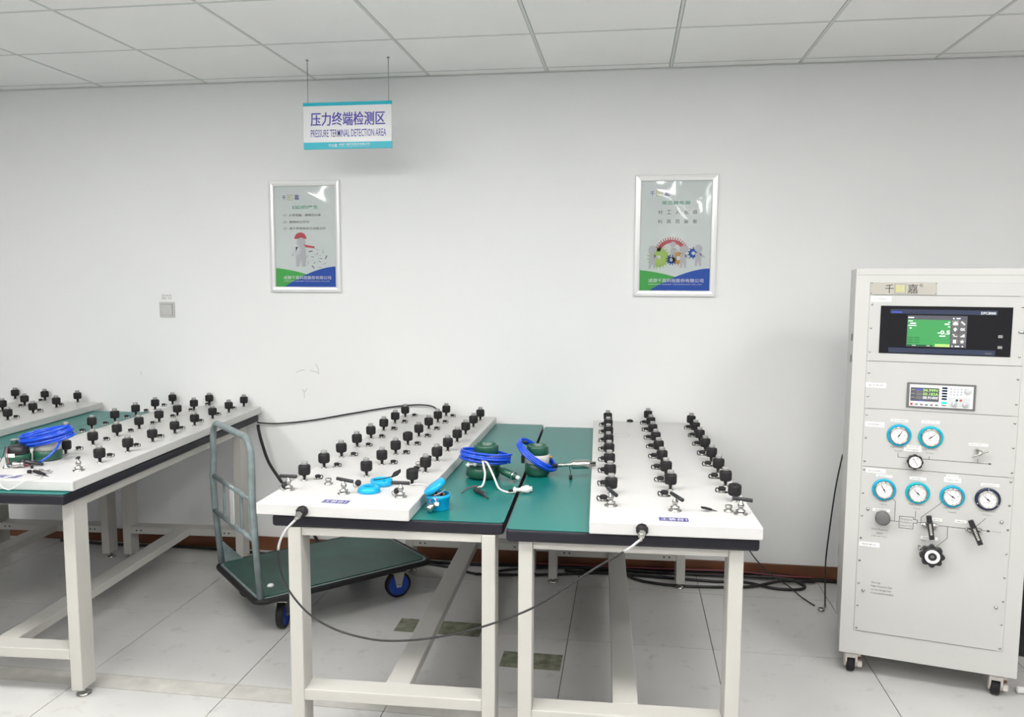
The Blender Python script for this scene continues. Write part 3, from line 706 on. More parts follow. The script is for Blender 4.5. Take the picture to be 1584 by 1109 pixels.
kb = MB(); kb.box((-.0048, -.002, -.0028), (.0048, .0005, .0028), 'ink_soft', .001, 1); kbm = kb.mesh('soft_key')
for k in range(5): put(kbm, 'soft_key', ps, (.219 + k * .0163, -z, 1.0675))
kb = MB(); kb.box((-.0085, -.002, -.0030), (.0085, .0005, .0030), 'gauge_navy', .0012, 1); kbm = kb.mesh('function_key')
for k in range(5): put(kbm, 'function_key', ps, (.3075 , -z, 1.1305 - k * .0098))
b = MB(); b.box((.2985, -z - .002, 1.0735), (.3165, -z + .0004, 1.0815), 'led_teal', .001, 1); b.build('lit_key', ps)
b = MB(); b.quad(.300, 1.0655, .315, 1.0695, z + .0002, 'ink_soft', F); b.build('key_label', ps)
kb = MB(); kb.lathe([(0, 0), (.0032, 0), (.0030, .002), (0, .0022)], 'cap_grey', 12, RX(PI / 2)); kbm = kb.mesh('number_key'); kbm.materials[0] = MT['pos_figure']
for i in range(4):
    for j in range(3): put(kbm, 'number_key', ps, (.3275 + i * .0108, -z, 1.129 - j * .0098))
b = MB(); b.lathe([(0, 0), (.0105, 0), (.0098, .010), (.008, .0115), (0, .0115)], 'pos_figure', 24, T(.3805, -z, 1.1235) @ RX(PI / 2)); b.build('dial_knob', ps)
b = MB(); b.quad(.321, 1.064, .389, 1.098, z + .0002, 'pos_grey', F); b.disc(.3475, 1.0885, .0042, z + .0006, 'cart_mat', 16, F); b.disc(.3595, 1.0885, .0042, z + .0006, 'ink_red', 16, F); b.build('terminal_plate', ps)
for x in (.339, .374):
    b = MB(); b.lathe([(0, 0), (.0095, 0), (.009, .003), (.0075, .009), (0, .009)], 'pos_figure', 18, T(x, -z, 1.074) @ RX(PI / 2)); b.disc(x, 1.074, .0015, z + .0093, 'ink', 10, F); b.build('terminal_post', ps)

# gauges
def gauge(x, z, ring, needle_deg, red=False, bolts=False):
    s = MB(); M = T(x, -ZP, z) @ RX(PI / 2)
    s.lathe([(.0405, 0), (.0410, .003), (.0400, .0065), (.0365, .008), (.0325, .008), (.0320, .0060)], ring, 40, M)
    if bolts:
        for k in range(3):
            a = PI / 2 + k * 2 * PI / 3; s.lathe([(0, .0078), (.0025, .0078), (.0025, .0095), (0, .0098)], 'steel', 10, M @ T(.0365 * math.cos(a), .0365 * math.sin(a), 0))
    g_ = s.build('pressure_gauge', cab)
    s = MB(); s.lathe([(.0322, .005), (.0322, .0125), (.0305, .0145), (.0285, .0145), (.0270, .0100)], 'chrome', 40, M); s.build('chrome_bezel', g_)
    s = MB(); Mf = M @ T(0, 0, .0098); s.disc(0, 0, .0285, 0, 'dial', 36, Mf)
    for k in range(26):
        a = math.radians(225 - k * 270 / 25); r1 = .0245; r0_ = .0215 if k % 5 == 0 else .0230
        s.line([(r0_ * math.cos(a), r0_ * math.sin(a)), (r1 * math.cos(a), r1 * math.sin(a))], .0006, .0003, 'ink', Mf)
    for k in range(6):
        a = math.radians(225 - k * 54); s.text(str(k * 2), .0175 * math.cos(a) - .0018, .0175 * math.sin(a) - .0018, .0034, .0036, .0003, 'ink', Mf)
    s.text('MPa', -.005, -.0135, .010, .0035, .0003, 'ink_soft', Mf)
    s.build('dial', g_)
    s = MB(); a = math.radians(needle_deg); c, sn = math.cos(a), math.sin(a)
    def P(d, o): return (d * c - o * sn, d * sn + o * c)
    s.poly([P(-.009, -.0016), P(-.002, -.0012), P(.010, -.0010), P(.022, -.0004), P(.022, .0004), P(.010, .0010), P(-.002, .0012), P(-.009, .0016)], .0012, 'ink', Mf); s.lathe([(0, 0), (.003, 0), (.0026, .0018), (0, .002)], 'ink', 14, Mf)
    s.build('needle', g_)
gauge(.169, .949, 'gauge_blue', 58); gauge(.272, .949, 'gauge_teal', 42)
gauge(.1285, .7415, 'gauge_blue', 122); gauge(.240, .740, 'gauge_teal', 136); gauge(.352, .739, 'gauge_blue', 145); gauge(.463, .740, 'gauge_navy', 137, bolts=True)
# printed pipework and lettering: printed straight onto the two panels
b = MB(); z = .0040; lw = .0016
b.line([(.169, .882), (.169, .867), (.205, .867)], lw, z, 'ink', F); b.line([(.250, .867), (.460, .867)], lw, z, 'ink', F); b.line([(.271, .878), (.271, .867)], lw, z, 'ink', F); b.line([(.425, .881), (.425, .867)], lw, z, 'ink', F)
b.poly([(.460, .863), (.470, .867), (.460, .871)], z, 'ink', F)
for s_, x, y, ww in (('High Pressure', .142, .899, .052), ('Supply', .156, .886, .028), ('High Pressure', .246, .899, .052), ('Output', .259, .886, .026)): b.text(s_, x, y, ww, .0075, z, 'ink_soft', F)
b.text('Regulator', .189, .843, .016, .004, z, 'ink_soft', F); b.build('printed_diagram', cab)
b = MB()
b.line([(.157, .712), (.169, .700), (.169, .626)], lw, z, 'ink', F); b.line([(.145, .626), (.185, .626)], lw, z, 'ink', F)
b.line([(.185, .603), (.185, .647), (.231, .647), (.231, .639), (.244, .639), (.244, .626), (.231, .626), (.231, .603), (.185, .603)], lw, z, 'ink', F)
for k, s_ in enumerate(('Pressure', 'Multiplier', '(Input×75)')): b.text(s_, .189, .633 - k * .0125, .038, .0085, z, 'ink_soft', F)
b.line([(.237, .672), (.237, .640)], lw, z, 'ink', F); b.line([(.244, .631), (.268, .628)], lw, z, 'ink', F); b.line([(.257, .628), (.256, .650), (.320, .712)], lw, z, 'ink', F)
b.line([(.290, .626), (.470, .624)], lw, z, 'ink', F); b.line([(.344, .624), (.344, .582), (.311, .547)], lw, z, 'ink', F); b.poly([(.468, .619), (.480, .624), (.468, .629)], z, 'ink', F); b.line([(.433, .637), (.462, .670)], lw, z, 'ink', F)
for s_, x, y, ww in (('Output', .113, .694, .026), ('Adjust', .115, .681, .026), ('High Pressure', .214, .691, .051), ('Input', .230, .677, .022), ('High Pressure', .325, .690, .053), ('Supply', .340, .676, .028), ('High Pressure', .437, .691, .054), ('Output', .450, .678, .027), ('Drive Pressure', .093, .585, .056), ('Input', .112, .570, .020), ('(100 psi max)', .093, .558, .054), ('Output', .484, .620, .028), ('Out', .411, .610, .014), ('In', .30, .607, .006), ('Fine', .262, .560, .014), ('Vent', .262, .503, .012)): b.text(s_, x, y, ww, .0075, z, 'ink_soft', F)
for k, (s_, ww) in enumerate((('Warning:', .032), ('High Pressure Gas', .072), ('can be dangerous', .069), ('if improperly handled', .077))): b.text(s_, .101, .378 - k * .0135, ww, .0085, z, 'ink', F)
b.build('printed_diagram', cab)
# paper label strips
for x0, z0, x1, z1, s_ in ((.053, 1.435, .121, 1.4555, '压力控制器单元'), (.050, 1.120, .118, 1.1375, '直流电源'), (.054, .974, .119, .992, '低压校验单元'), (.139, .997, .197, 1.007, '高压气源表'), (.240, .999, .299, 1.009, '输出压力表'), (.197, .905, .244, .914, '减压阀'), (.187, .892, .246, .904, '调节旋钮'), (.394, .928, .454, .938, '截止阀门'), (.064, .801, .131, .817, '高压校验单元'), (.099, .788, .154, .797, '驱动压力'), (.211, .788, .266, .798, '高压输入'), (.330, .807, .367, .817, '高压气源'), (.323, .789, .377, .807, '气源压力表'), (.439, .786, .497, .796, '高压输出压力'), (.094, .657, .152, .668, '驱动调节'), (.366, .644, .402, .654, '输出'), (.292, .642, .324, .652, '进气阀'), (.405, .648, .424, .656, '关'), (.258, .570, .314, .581, '微调截止阀'), (.053, .519, .123, .536, '泄压单元')):
    b = MB(); b.box((x0, -.0046, z0), (x1, -.0037, z1), 'paper'); mg = (x1 - x0) * .12; b.text(s_, x0 + mg, z0 + (z1 - z0) * .28, (x1 - x0) * .7, (z1 - z0) * .46, .0050, 'ink_soft', F); b.build('paper_strip', cab)
# fluted regulator knob
def star(r0_, r1_, n, seg=6):
    pts = []
    for k in range(n * seg):
        a = 2 * PI * k / (n * seg); c = .5 + .5 * math.cos(n * a); pts.append(((r0_ + (r1_ - r0_) * c ** .7) * math.cos(a), (r0_ + (r1_ - r0_) * c ** .7) * math.sin(a)))
    return pts
M = T(.224, -ZP, .858) @ RX(PI / 2)
b = MB(); b.lathe([(0, 0), (.012, 0), (.012, .012), (0, .012)], 'steel', 18, M); b.prism(star(.0240, .0275, 8), .012, .026, 'black_plastic', M); b.lathe([(.0235, .026), (.022, .028), (0, .028)], 'black_plastic', 30, M)
k_ = b.build('regulator_knob', cab)
b = MB(); Mf = M @ T(0, 0, .0284); b.disc(0, 0, .0205, 0, 'dial', 32, Mf); b.line([(-.006, .011), (.008, -.011)], .0022, .0003, 'ink_soft', Mf); b.disc(-.006, .012, .0028, .0003, 'ink_soft', 14, Mf, r0=.0016)
b.line([(.004, .0165), (.010, .013)], .002, .0003, 'ink_soft', Mf); b.disc(0, 0, .0175, .0002, 'ink_soft', 24, Mf, r0=.0168, a0=-.9, a1=.9); b.disc(0, 0, .0175, .0002, 'ink_soft', 24, Mf, r0=.0168, a0=PI - .8, a1=PI + .3); b.build('dial_face', k_)
# small chrome toggle valve
M = T(.428, -ZP, .906) @ RX(PI / 2)
b = MB(); b.lathe([(0, 0), (.010, 0), (.010, .006), (.007, .008), (.007, .022), (.005, .024), (0, .024)], 'chrome', 18, M); b.box((-.012, .004, .0), (-.002, .013, .010), 'chrome', .001, 1, M)
v_ = b.build('needle_valve', cab)
M2, L2 = along((-.025, -.014, .022), (.022, .012, .030)); b = MB(); b.lathe([(0, 0), (.0030, 0), (.0034, .001), (.0034, L2 - .001), (.0030, L2), (0, L2)], 'chrome', 12, M @ M2); b.build('bar_handle', v_)
# grey drive knob
M = T(.127, -ZP, .640) @ RX(PI / 2)
b = MB(); b.lathe([(0, 0), (.016, 0), (.016, .008), (.0245, .014), (.0260, .034), (.0245, .040), (.018, .0425), (0, .043)], 'grey_knob', 26, M); b.build('drive_knob', cab)
# two lever valves
def lever(x, z, tilt, s_):
    M = T(x, -ZP, z) @ RX(PI / 2)
    b = MB(); b.lathe([(0, 0), (.013, 0), (.013, .014), (.009, .016), (.009, .028), (0, .028)], 'chrome', 20, M)
    for sg in (-1, 1): b.lathe([(0, 0), (.008, 0), (.008, .010), (.006, .012), (.006, .016), (0, .016)], 'chrome', 8, M @ T(sg * .010, 0, .009) @ RY(sg * PI / 2), smooth=False)
    v = b.build('lever_valve', cab)
    Mr = M @ RZ(tilt)
    b = MB(); b.prism([(-.0085, -.050 * s_), (.0085, -.050 * s_), (.0095, .010), (.0085, .042 * s_), (-.0085, .042 * s_), (-.0095, .010)], .028, .038, 'black_plastic', Mr)
    hd = b.build('lever', v)
    b = MB(); b.quad(-.0035, -.032 * s_, .0035, .012 * s_, .0384, 'name_plate', Mr)
    for q in (-.024, -.016, -.008, .0, .008): b.quad(-.0025, q * s_ - .0012, .0025, q * s_ + .0022, .0387, 'ink_soft', Mr)
    b.build('lever_plate', hd)
lever(.283, .628, .17, .95); lever(.425, .627, .40, 1.0)
# eight-lobed hand wheel
M = T(.293, -ZP, .523) @ RX(PI / 2)
b = MB(); b.lathe([(0, 0), (.022, 0), (.022, .018), (.016, .020), (.016, .032), (0, .032)], 'black_plastic', 24, M); b.prism(star(.0330, .0415, 8, 8), .030, .050, 'black_plastic', M); b.lathe([(.031, .050), (.0295, .053), (0, .053)], 'black_plastic', 32, M)
b.lathe([(0, 0), (.005, 0), (.005, .030), (0, .030)], 'steel', 12, M @ T(-.038, .018, .0)); hwl = b.build('hand_wheel', cab)
b = MB(); Mf = M @ T(0, 0, .0534); b.disc(0, 0, .0250, 0, 'paper', 36, Mf, r0=.0145); b.text('MADE', -.008, .0165, .016, .0035, .0003, 'ink_soft', Mf); b.text('VENT', -.008, -.021, .016, .0035, .0003, 'ink_soft', Mf); b.quad(-.006, -.004, .006, .006, .0003, 'grey_knob', Mf); b.build('ring_label', hwl)
# side handle details
for z_ in (1.30, 1.22):
    b = MB(); b.box((-.006, .04, z_ - .014), (-.0004, .05, z_ + .014), 'steel', .001, 1); b.build('side_latch', cab)
# casters
def caster(x, y, yaw, brake=True):
    c = MB(); c.box((-.026, -.028, .080), (.026, .028, .0915), 'caster_white', .002, 1); c.box((-.023, -.030, .062), (.023, .022, .080), 'caster_white', .003, 2)
    for sg in (-1, 1):
        c.prism([(-.030, .074), (.020, .074), (.018, .050), (.008, .020), (-.006, .018), (-.024, .045)], sg * .0185 - .0035, sg * .0185 + .0035, 'caster_white', Matrix(((0, 0, 1, 0), (1, 0, 0, 0), (0, 1, 0, 0), (0, 0, 0, 1))))
    if brake: c.box((.021, -.020, .022), (.042, .016, .048), 'caster_white', .007, 3); c.box((.021, -.014, .052), (.036, .012, .064), 'baseboard', .002, 1); c.box((.021, -.016, .064), (.036, .012, .076), 'caster_white', .002, 1)
    o = c.build('caster', cab, (x, y, 0), (0, 0, yaw))
    wv = MB(); wv.lathe([(0, -.0135), (.020, -.014), (.029, -.013), (.031, -.010), (.031, .010), (.029, .013), (.020, .014), (0, .0135)], 'rubber', 26, T(0, 0, .031) @ RY(PI / 2)); wv.build('wheel', o)
caster(.045, .055, .10); caster(.535, .055, -.05); caster(.045, .40, .3); caster(.535, .40, -.2)
# dark equipment behind cabinet, and plug at its foot
t = thing('equipment_case', 'black upright case standing behind the right side of the instrument cabinet', 'case', (1.78, 3.55, 0), (0, 0, -.2))
b = MB(); b.box((-.20, -.25, .0), (.20, .25, .72), 'black_plastic', .012, 3); b.build('body', t)
b = MB(); b.box((-.17, -.262, .10), (.17, -.251, .66), 'rubber', .004, 2); b.build('front_panel', t)
t = thing('floor_plug', 'white plug with a white cord lying on the floor beside the cabinet caster', 'plug', (1.447, 3.022, 0), (0, 0, .1))
b = MB(); b.lathe([(0, 0), (.010, 0), (.013, .006), (.013, .022), (.008, .026), (.008, .034), (.011, .036), (.011, .044), (0, .044)], 'cable_white', 16, T(-.005, 0, .0135) @ RY(PI / 2)); b.build('plug_body', t)
b = MB(); b.tube(spline([(.038, 0, .0135), (.08, .003, .009), (.16, .0, .0045), (.30, .05, .0042)], 6), .004, 'cable_white', 8); b.build('cord', t)

# ------------------------------------------------------------------ platform trolley
ca = math.atan2(.537, .529)
cart = thing('platform_trolley', 'flatbed platform trolley with grey tube handle and blue wheels, under the tables', 'trolley', (-1.698, 3.177, 0), (0, 0, ca))
DL, DW = .84, .279
def rrect(x0, y0, x1, y1, rc, n=5):
    pts = []
    for cx, cy, a in ((x1 - rc, y0 + rc, -PI / 2), (x1 - rc, y1 - rc, 0), (x0 + rc, y1 - rc, PI / 2), (x0 + rc, y0 + rc, PI)):
        for k in range(n): pts.append((cx + rc * math.cos(a + k * PI / 2 / (n - 1)), cy + rc * math.sin(a + k * PI / 2 / (n - 1))))
    return pts
b = MB(); b.prism(rrect(.008, -DW + .008, DL - .008, DW - .008, .04), .150, .176, 'cart_paint')
for y_ in (-.17, .17): b.box((.06, y_ - .02, .130), (DL - .06, y_ + .02, .151), 'cart_paint')
b.build('deck', cart)
b = MB(); pts = rrect(0, -DW, DL, DW, .045); b.tube([(x, y, .165) for x, y in pts], .013, 'rubber', 8, closed=True); b.build('bumper', cart)
b = MB(); b.prism(rrect(.02, -DW + .02, DL - .02, DW - .02, .035), .1762, .1805, 'cart_mat'); b.build('deck_mat', cart)
b = MB(); b.lathe([(0, 0), (.017, 0), (.012, .008), (0, .011)], 'paper', 12, T(.10, -.16, .1806)); tag(b.build('scrap', cart), 'crumpled pale scrap')
hp = []
hy = .262
def arc(cy, cz, rr, a0, a1, n=8): return [(0, cy + rr * math.cos(a0 + (a1 - a0) * k / n), cz + rr * math.sin(a0 + (a1 - a0) * k / n)) for k in range(n + 1)]
hp = [(.02, -hy, .178), (.0, -hy - .006, .45), (-.006, -hy - .004, .60), (-.002, -hy + .004, .68)] + [(-.002, y, z) for _, y, z in arc(-hy + .084, .775, .08, PI, PI / 2)] + [(-.002, y, z) for _, y, z in arc(hy - .084, .775, .08, PI / 2, 0)] + [(-.002, hy - .004, .68), (-.006, hy + .004, .60), (.0, hy + .006, .45), (.02, hy, .178)]
b = MB(); b.tube(hp, .0145, 'cart_paint', 14); b.build('push_handle', cart)
for z_ in (.60, .435):
    b = MB(); b.tube([(-.004, -hy, z_), (-.004, hy, z_)], .011, 'cart_paint', 10); b.build('crossbar', cart)
for y_ in (-.12, .115):
    b = MB(); b.box((-.008, y_ - .009, .443), (.002, y_ + .009, .592), 'cart_paint', .002, 1); b.build('upright_slat', cart)
b = MB(); b.box((-.012, -.045, .430), (-.0085, .012, .612), 'pos_grey', .002, 1); b.build('name_board', cart)
for sg in (1,):
    b = MB(); b.prism([(.02, .180), (.12, .180), (.02, .29)], -.002, .002, 'cart_paint', T(0, sg * (hy - .002), 0) @ Matrix(((1, 0, 0, 0), (0, 0, -1, 0), (0, 1, 0, 0), (0, 0, 0, 1)))); b.build('gusset', cart)
for x_, y_, ya in ((.137, -.20, .9), (.137, .20, .2), (.70, -.20, -.15), (.70, .20, -.15)):
    b = MB(); b.box((-.035, -.030, .124), (.035, .030, .1295), 'steel', .001, 1)
    for sg in (-1, 1): b.prism([(-.028, .124), (.028, .124), (.012, .052), (-.012, .052)], sg * .021 - .0015, sg * .021 + .0015, 'steel', Matrix(((1, 0, 0, 0), (0, 0, -1, 0), (0, 1, 0, 0), (0, 0, 0, 1))))
    b.lathe([(0, -.026), (.006, -.026), (.006, .026), (0, .026)], 'steel', 10, T(0, 0, .0625) @ RX(PI / 2))
    o = b.build('caster', cart, (x_, y_, 0), (0, 0, ya))
    wv = MB(); wv.lathe([(0, -.012), (.018, -.014), (.030, -.010), (.046, -.013), (.056, -.014)], 'wheel_blue', 28, T(0, 0, .0625) @ RX(PI / 2)); wv.lathe([(.056, .014), (.046, .013), (.030, .010), (.018, .014), (0, .012)], 'wheel_blue', 28, T(0, 0, .0625) @ RX(PI / 2))
    wv.lathe([(.050, -.0155), (.058, -.016), (.0625, -.010), (.0625, .010), (.058, .016), (.050, .0155)], 'rubber', 30, T(0, 0, .0625) @ RX(PI / 2)); wv.build('wheel', o)

# ------------------------------------------------------------------ pressure transmitters on the tables
ZT = .762
def coil(b, c, n, rx, ry, M, m='blue_hose', rad=.0042, jit=.006, drift=.03):
    rnd = random.Random(int(c * 100)); N = 28; pts = []
    off = [(rnd.uniform(-jit, jit), rnd.uniform(-jit, jit), rnd.uniform(-.004, .004), rnd.uniform(.93, 1.05)) for _ in range(n + 2)]
    for k in range(n * N + 1):
        a = 2 * PI * k / N; l = k / N; i = int(l); f = l - i; f = f * f * (3 - 2 * f)
        o = [off[i][q] * (1 - f) + off[i + 1][q] * f for q in range(4)]
        pts.append(Vector((rx * o[3] * math.cos(a) + o[0], ry * o[3] * math.sin(a) + o[1], (l / n - .5) * drift + o[2])))
    b.tube(pts, rad, m, 8, M=M)
def transmitter(label, loc, sc, rz, coilM, loops, crx, cry, seed, open_top=True):
    t = thing('pressure_transmitter', label, 'pressure transmitter', loc, (0, 0, rz)); t.scale = (sc,) * 3
    b = MB(); b.lathe([(0, 0), (.038, 0), (.047, .010), (.049, .022), (.049, .046), (.044, .050), (0, .050)], 'trans_green', 30)
    b.build('lower_housing', t)
    b = MB(); b.lathe([(.044, .0495), (.0455, .052), (.0455, .080), (.042, .083), (0, .083)], 'trans_silver', 30)
    for k in range(3): b.lathe([(0, 0), (.011, 0), (.011, .012), (.009, .014), (0, .014)], 'trans_silver', 14, RZ(-PI / 2 + .05 + k * 2.1) @ T(.040, 0, .066) @ RY(PI / 2))
    b.build('middle_band', t)
    b = MB(); b.lathe([(.040, .0825), (.0425, .085), (.0425, .112), (.0405, .116), (.036, .118), (.034, .116), (.033, .100), (.012, .098), (0, .098)], 'trans_green', 32); b.lathe([(0, .0985), (.010, .0985), (.009, .107), (0, .108)], 'steel', 14, T(-.006, .0, 0)); b.lathe([(.020, .0984), (.022, .1015), (.026, .1015), (.028, .0984)], 'trans_silver', 24)
    b.build('upper_cap', t)
    b = MB(); coil(b, seed, loops, crx, cry, coilM); b.build('coiled_cable', t)
    return t
# right one: coil tilts down to the right, steel rod reaching to the console
tR = transmitter('green transmitter astride the seam, its steel plug pointing at the right console', (-.333, 2.965, ZT), 1.0, 0, T(-.002, -.003, .080) @ RZ(-.10) @ RY(.62) @ RX(.10), 5, .084, .062, 1.0)
b = MB(); M, _ = along((.080, -.045, .052), (.30, .0, .058)); b.lathe([(0, 0), (.006, 0), (.0065, .03), (.0065, .045), (.009, .048), (.009, .052), (.0165, .056), (.0165, .060), (.0172, .062), (.0172, .120), (.0155, .124), (.0095, .126), (.0095, .145), (0, .145)], 'steel', 22, M); b.build('steel_plug', tR)
b = MB(); M, _ = along((.060, -.042, .048), (.135, -.03, .055)); b.lathe([(0, 0), (.0065, 0), (.0072, .02), (.0072, .055), (0, .055)], 'rubber', 12, M); b.build('strain_relief', tR)
b = MB(); b.tube(spline([(.125, -.032, .045), (.129, -.04, .030), (.131, -.045, .017)], 5), .0015, 'rubber', 6); b.lathe([(0, 0), (.006, 0), (.006, .015), (0, .015)], 'rubber', 12, T(.131, -.047, .001)); b.build('dust_cap', tR)
b = MB(); b.box((-.060, -.030, .050), (-.047, -.012, .082), 'black_plastic', .003, 2); b.tube(spline([(-.053, -.02, .080), (-.068, -.02, .105), (-.062, -.012, .125), (-.040, .0, .130)], 6), .0035, 'cable_black', 8); b.build('cable_gland', tR)
b = MB(); b.lathe([(0, 0), (.006, 0), (.006, .006), (.004, .010), (0, .010)], 'copper', 12, T(.046, .0, .072) @ RY(PI / 2)); b.build('brass_nut', tR)
# left one: larger, coil nearly level
tM = transmitter('green transmitter against the middle console, white cords hanging from its blue coil', (-.520, 2.895, ZT), 1.10, 0, T(-.004, -.008, .078) @ RY(.10) @ RX(-.06), 6, .084, .066, 3.3)
MB().lathe([(0, 0), (.043, 0), (.0585, .009), (.0585, .036), (.050, .044), (0, .044)], 'trans_green', 30, T(-.012, .004, .0003)).build('base_ring', tM)
b = MB(); M, _ = along((.045, -.030, .040), (.125, -.065, .018)); b.lathe([(0, 0), (.010, 0), (.010, .018), (.013, .020), (.014, .060), (.011, .064), (.011, .074), (.006, .076), (.006, .088), (0, .088)], 'trans_green', 18, M); b.lathe([(.0132, .060), (.0145, .061), (.0145, .066), (.012, .067)], 'chrome', 18, M); b.lathe([(0, .0765), (.0068, .0765), (.0068, .089), (0, .089)], 'cable_white', 12, M); b.build('side_plug', tM)
b = MB(); M, _ = along((-.060, -.055, .055), (-.024, -.062, .062)); b.lathe([(0, 0), (.004, 0), (.0045, .006), (.009, .008), (.009, .012), (.004, .014), (.004, .028), (.008, .030), (.0075, .040), (0, .041)], 'cable_white', 12, M); b.build('white_fitting', tM)
def W2L(t, p): return (Matrix.Translation(t.location) @ t.rotation_euler.to_matrix().to_4x4() @ Matrix.Diagonal((*t.scale, 1))).inverted() @ Vector(p)
def wtube(t, pts, rad, m, name, sub=8):
    b = MB(); b.tube([W2L(t, p) for p in spline(pts, sub)], rad, m, 8); return b.build(name, t)
wtube(tM, [(-.520, 2.815, .845), (-.513, 2.80, .83), (-.505, 2.785, .80), (-.507, 2.76, .772), (-.512, 2.735, .767)], .0035, 'cable_white', 'white_cord')
wtube(tM, [(-.522, 2.815, .848), (-.500, 2.805, .838), (-.470, 2.775, .795), (-.445, 2.73, .768), (-.412, 2.69, .766), (-.385, 2.683, .768)], .0034, 'cable_white', 'white_cord')
wtube(tM, [(-.512, 2.735, .768), (-.535, 2.74, .768), (-.560, 2.71, .765), (-.566, 2.66, .7645)], .0014, 'cable_red', 'red_wire')
wtube(tM, [(-.514, 2.74, .769), (-.520, 2.705, .770), (-.508, 2.69, .769)], .0022, 'cable_white', 'wire_tail')
b = MB(); q0 = W2L(tM, (-.520, 2.68, .7725)); q1 = W2L(tM, (-.460, 2.60, .7665)); b.tube([q0, q0.lerp(q1, .35), q0.lerp(q1, .7), q1], [.0085, .0065, .0035, .0018], 'black_plastic', 8)
q2 = W2L(tM, (-.477, 2.655, .7700)); b.tube([q0, q0.lerp(q2, .5), q2], [.006, .004, .0015], 'black_plastic', 8); b.build('alligator_clip', tM)
b = MB(); a = W2L(tM, (-.388, 2.684, .7745)); c = W2L(tM, (-.312, 2.712, .7765)); M, Ln = along(a, c)
b.lathe([(0, -.014), (.004, -.014), (.0045, 0), (0, 0)], 'rubber', 12, M); b.lathe([(0, 0), (.0045, 0), (.0045, .003), (.0105, .004), (.0105, .009), (.006, .011), (.006, .026), (.010, .028), (.010, .038), (.0125, .040), (.0125, .052), (.009, .054), (.009, .062), (0, .062)], 'cable_white', 14, M); b.build('white_plug', tM)
# left table: green transmitter lying open
lz = ZL
tL = thing('pressure_transmitter', 'dismantled green transmitter with black lid and big blue coil at far left', 'pressure transmitter', (S((-2.315, 2.69))[0], S((-2.315, 2.69))[1], lz), (0, 0, 0))
def lp(x, y, h): return Vector((x * k9, y * k9, Sz(h))) - tL.location
b = MB(); b.lathe([(0, 0), (.034, 0), (.042, .008), (.043, .030), (.040, .036), (.0, .036)], 'trans_green', 28, T(.008, -.010, 0)); b.build('cup_housing', tL)
b = MB(); b.lathe([(.0, .0362), (.038, .0362), (.039, .040), (.036, .062), (.030, .068), (0, .069)], 'black_plastic', 28, T(.008, -.010, 0)); b.build('black_lid', tL)
b = MB(); vs = []; fs = []
for i in range(9):
    a = -PI / 2 - .35 + i * .10
    for z_ in (.030, .044): vs.append((.008 + .0445 * math.cos(a), -.010 + .0445 * math.sin(a), z_))
for i in range(8): fs.append((2 * i, 2 * i + 2, 2 * i + 3, 2 * i + 1))
b.add(vs, fs, 'paper', None, True); b.build('white_label', tL)
b = MB(); b.lathe([(0, 0), (.044, .0), (.050, .008), (.050, .036), (.046, .040), (0, .040)], 'trans_green', 30, T(.075, .060, .0)); b.build('lower_housing', tL)
b = MB(); b.lathe([(.0, .040), (.047, .040), (.047, .066), (.040, .070), (0, .070)], 'trans_silver', 26, T(.075, .060, .0)); b.build('middle_band', tL)
b = MB(); b.lathe([(0, 0), (.014, 0), (.014, .030), (.012, .034), (0, .034)], 'trans_green', 18, T(-.052, .045, .040)); b.lathe([(0, 0), (.0145, 0), (.0145, .003), (0, .003)], 'cap_grey', 18, T(-.052, .045, .0743)); b.build('side_port', tL)
b = MB(); b.lathe([(0, 0), (.012, 0), (.014, .012), (.014, .040), (0, .040)], 'trans_green', 16, T(-.052, .045, .0)); b.build('port_base', tL)
b = MB(); coil(b, 2.0, 6, .100, .050, T(.082, .052, .096) @ RZ(.12) @ RY(-.20) @ RX(.18), rad=.0044, jit=.007, drift=.040); b.build('coiled_cable', tL)
b = MB(); b.tube([lp(*p) for p in spline([(-2.215, 2.76, .912), (-2.178, 2.745, .905), (-2.158, 2.715, .875), (-2.160, 2.68, .845), (-2.180, 2.655, .822), (-2.195, 2.65, .812)], 6)], .0042, 'blue_hose', 8); b.build('loose_cable_end', tL)
b = MB(); M, _ = along(lp(-2.240, 2.635, .815), lp(-2.175, 2.645, .808)); b.lathe([(.006, 0), (.013, .002), (.013, .008), (.007, .022), (.005, .065), (0, .065)], 'black_plastic', 14, M); M, _ = along(lp(-2.262, 2.640, .815), lp(-2.240, 2.635, .815)); b.lathe([(0, 0), (.006, 0), (.012, .008), (.013, .022), (.008, .022)], 'black_plastic', 14, M); b.build('cable_boot', tL)
b = MB(); b.tube([lp(*p) for p in spline([(-2.318, 2.64, .87), (-2.312, 2.63, .845), (-2.300, 2.62, .825), (-2.292, 2.615, .812)], 5)], .0016, 'cable_red', 6); b.tube([lp(*p) for p in spline([(-2.325, 2.64, .87), (-2.320, 2.62, .84), (-2.322, 2.60, .812)], 5)], .0016, 'cable_black', 6); b.build('loose_wires', tL)
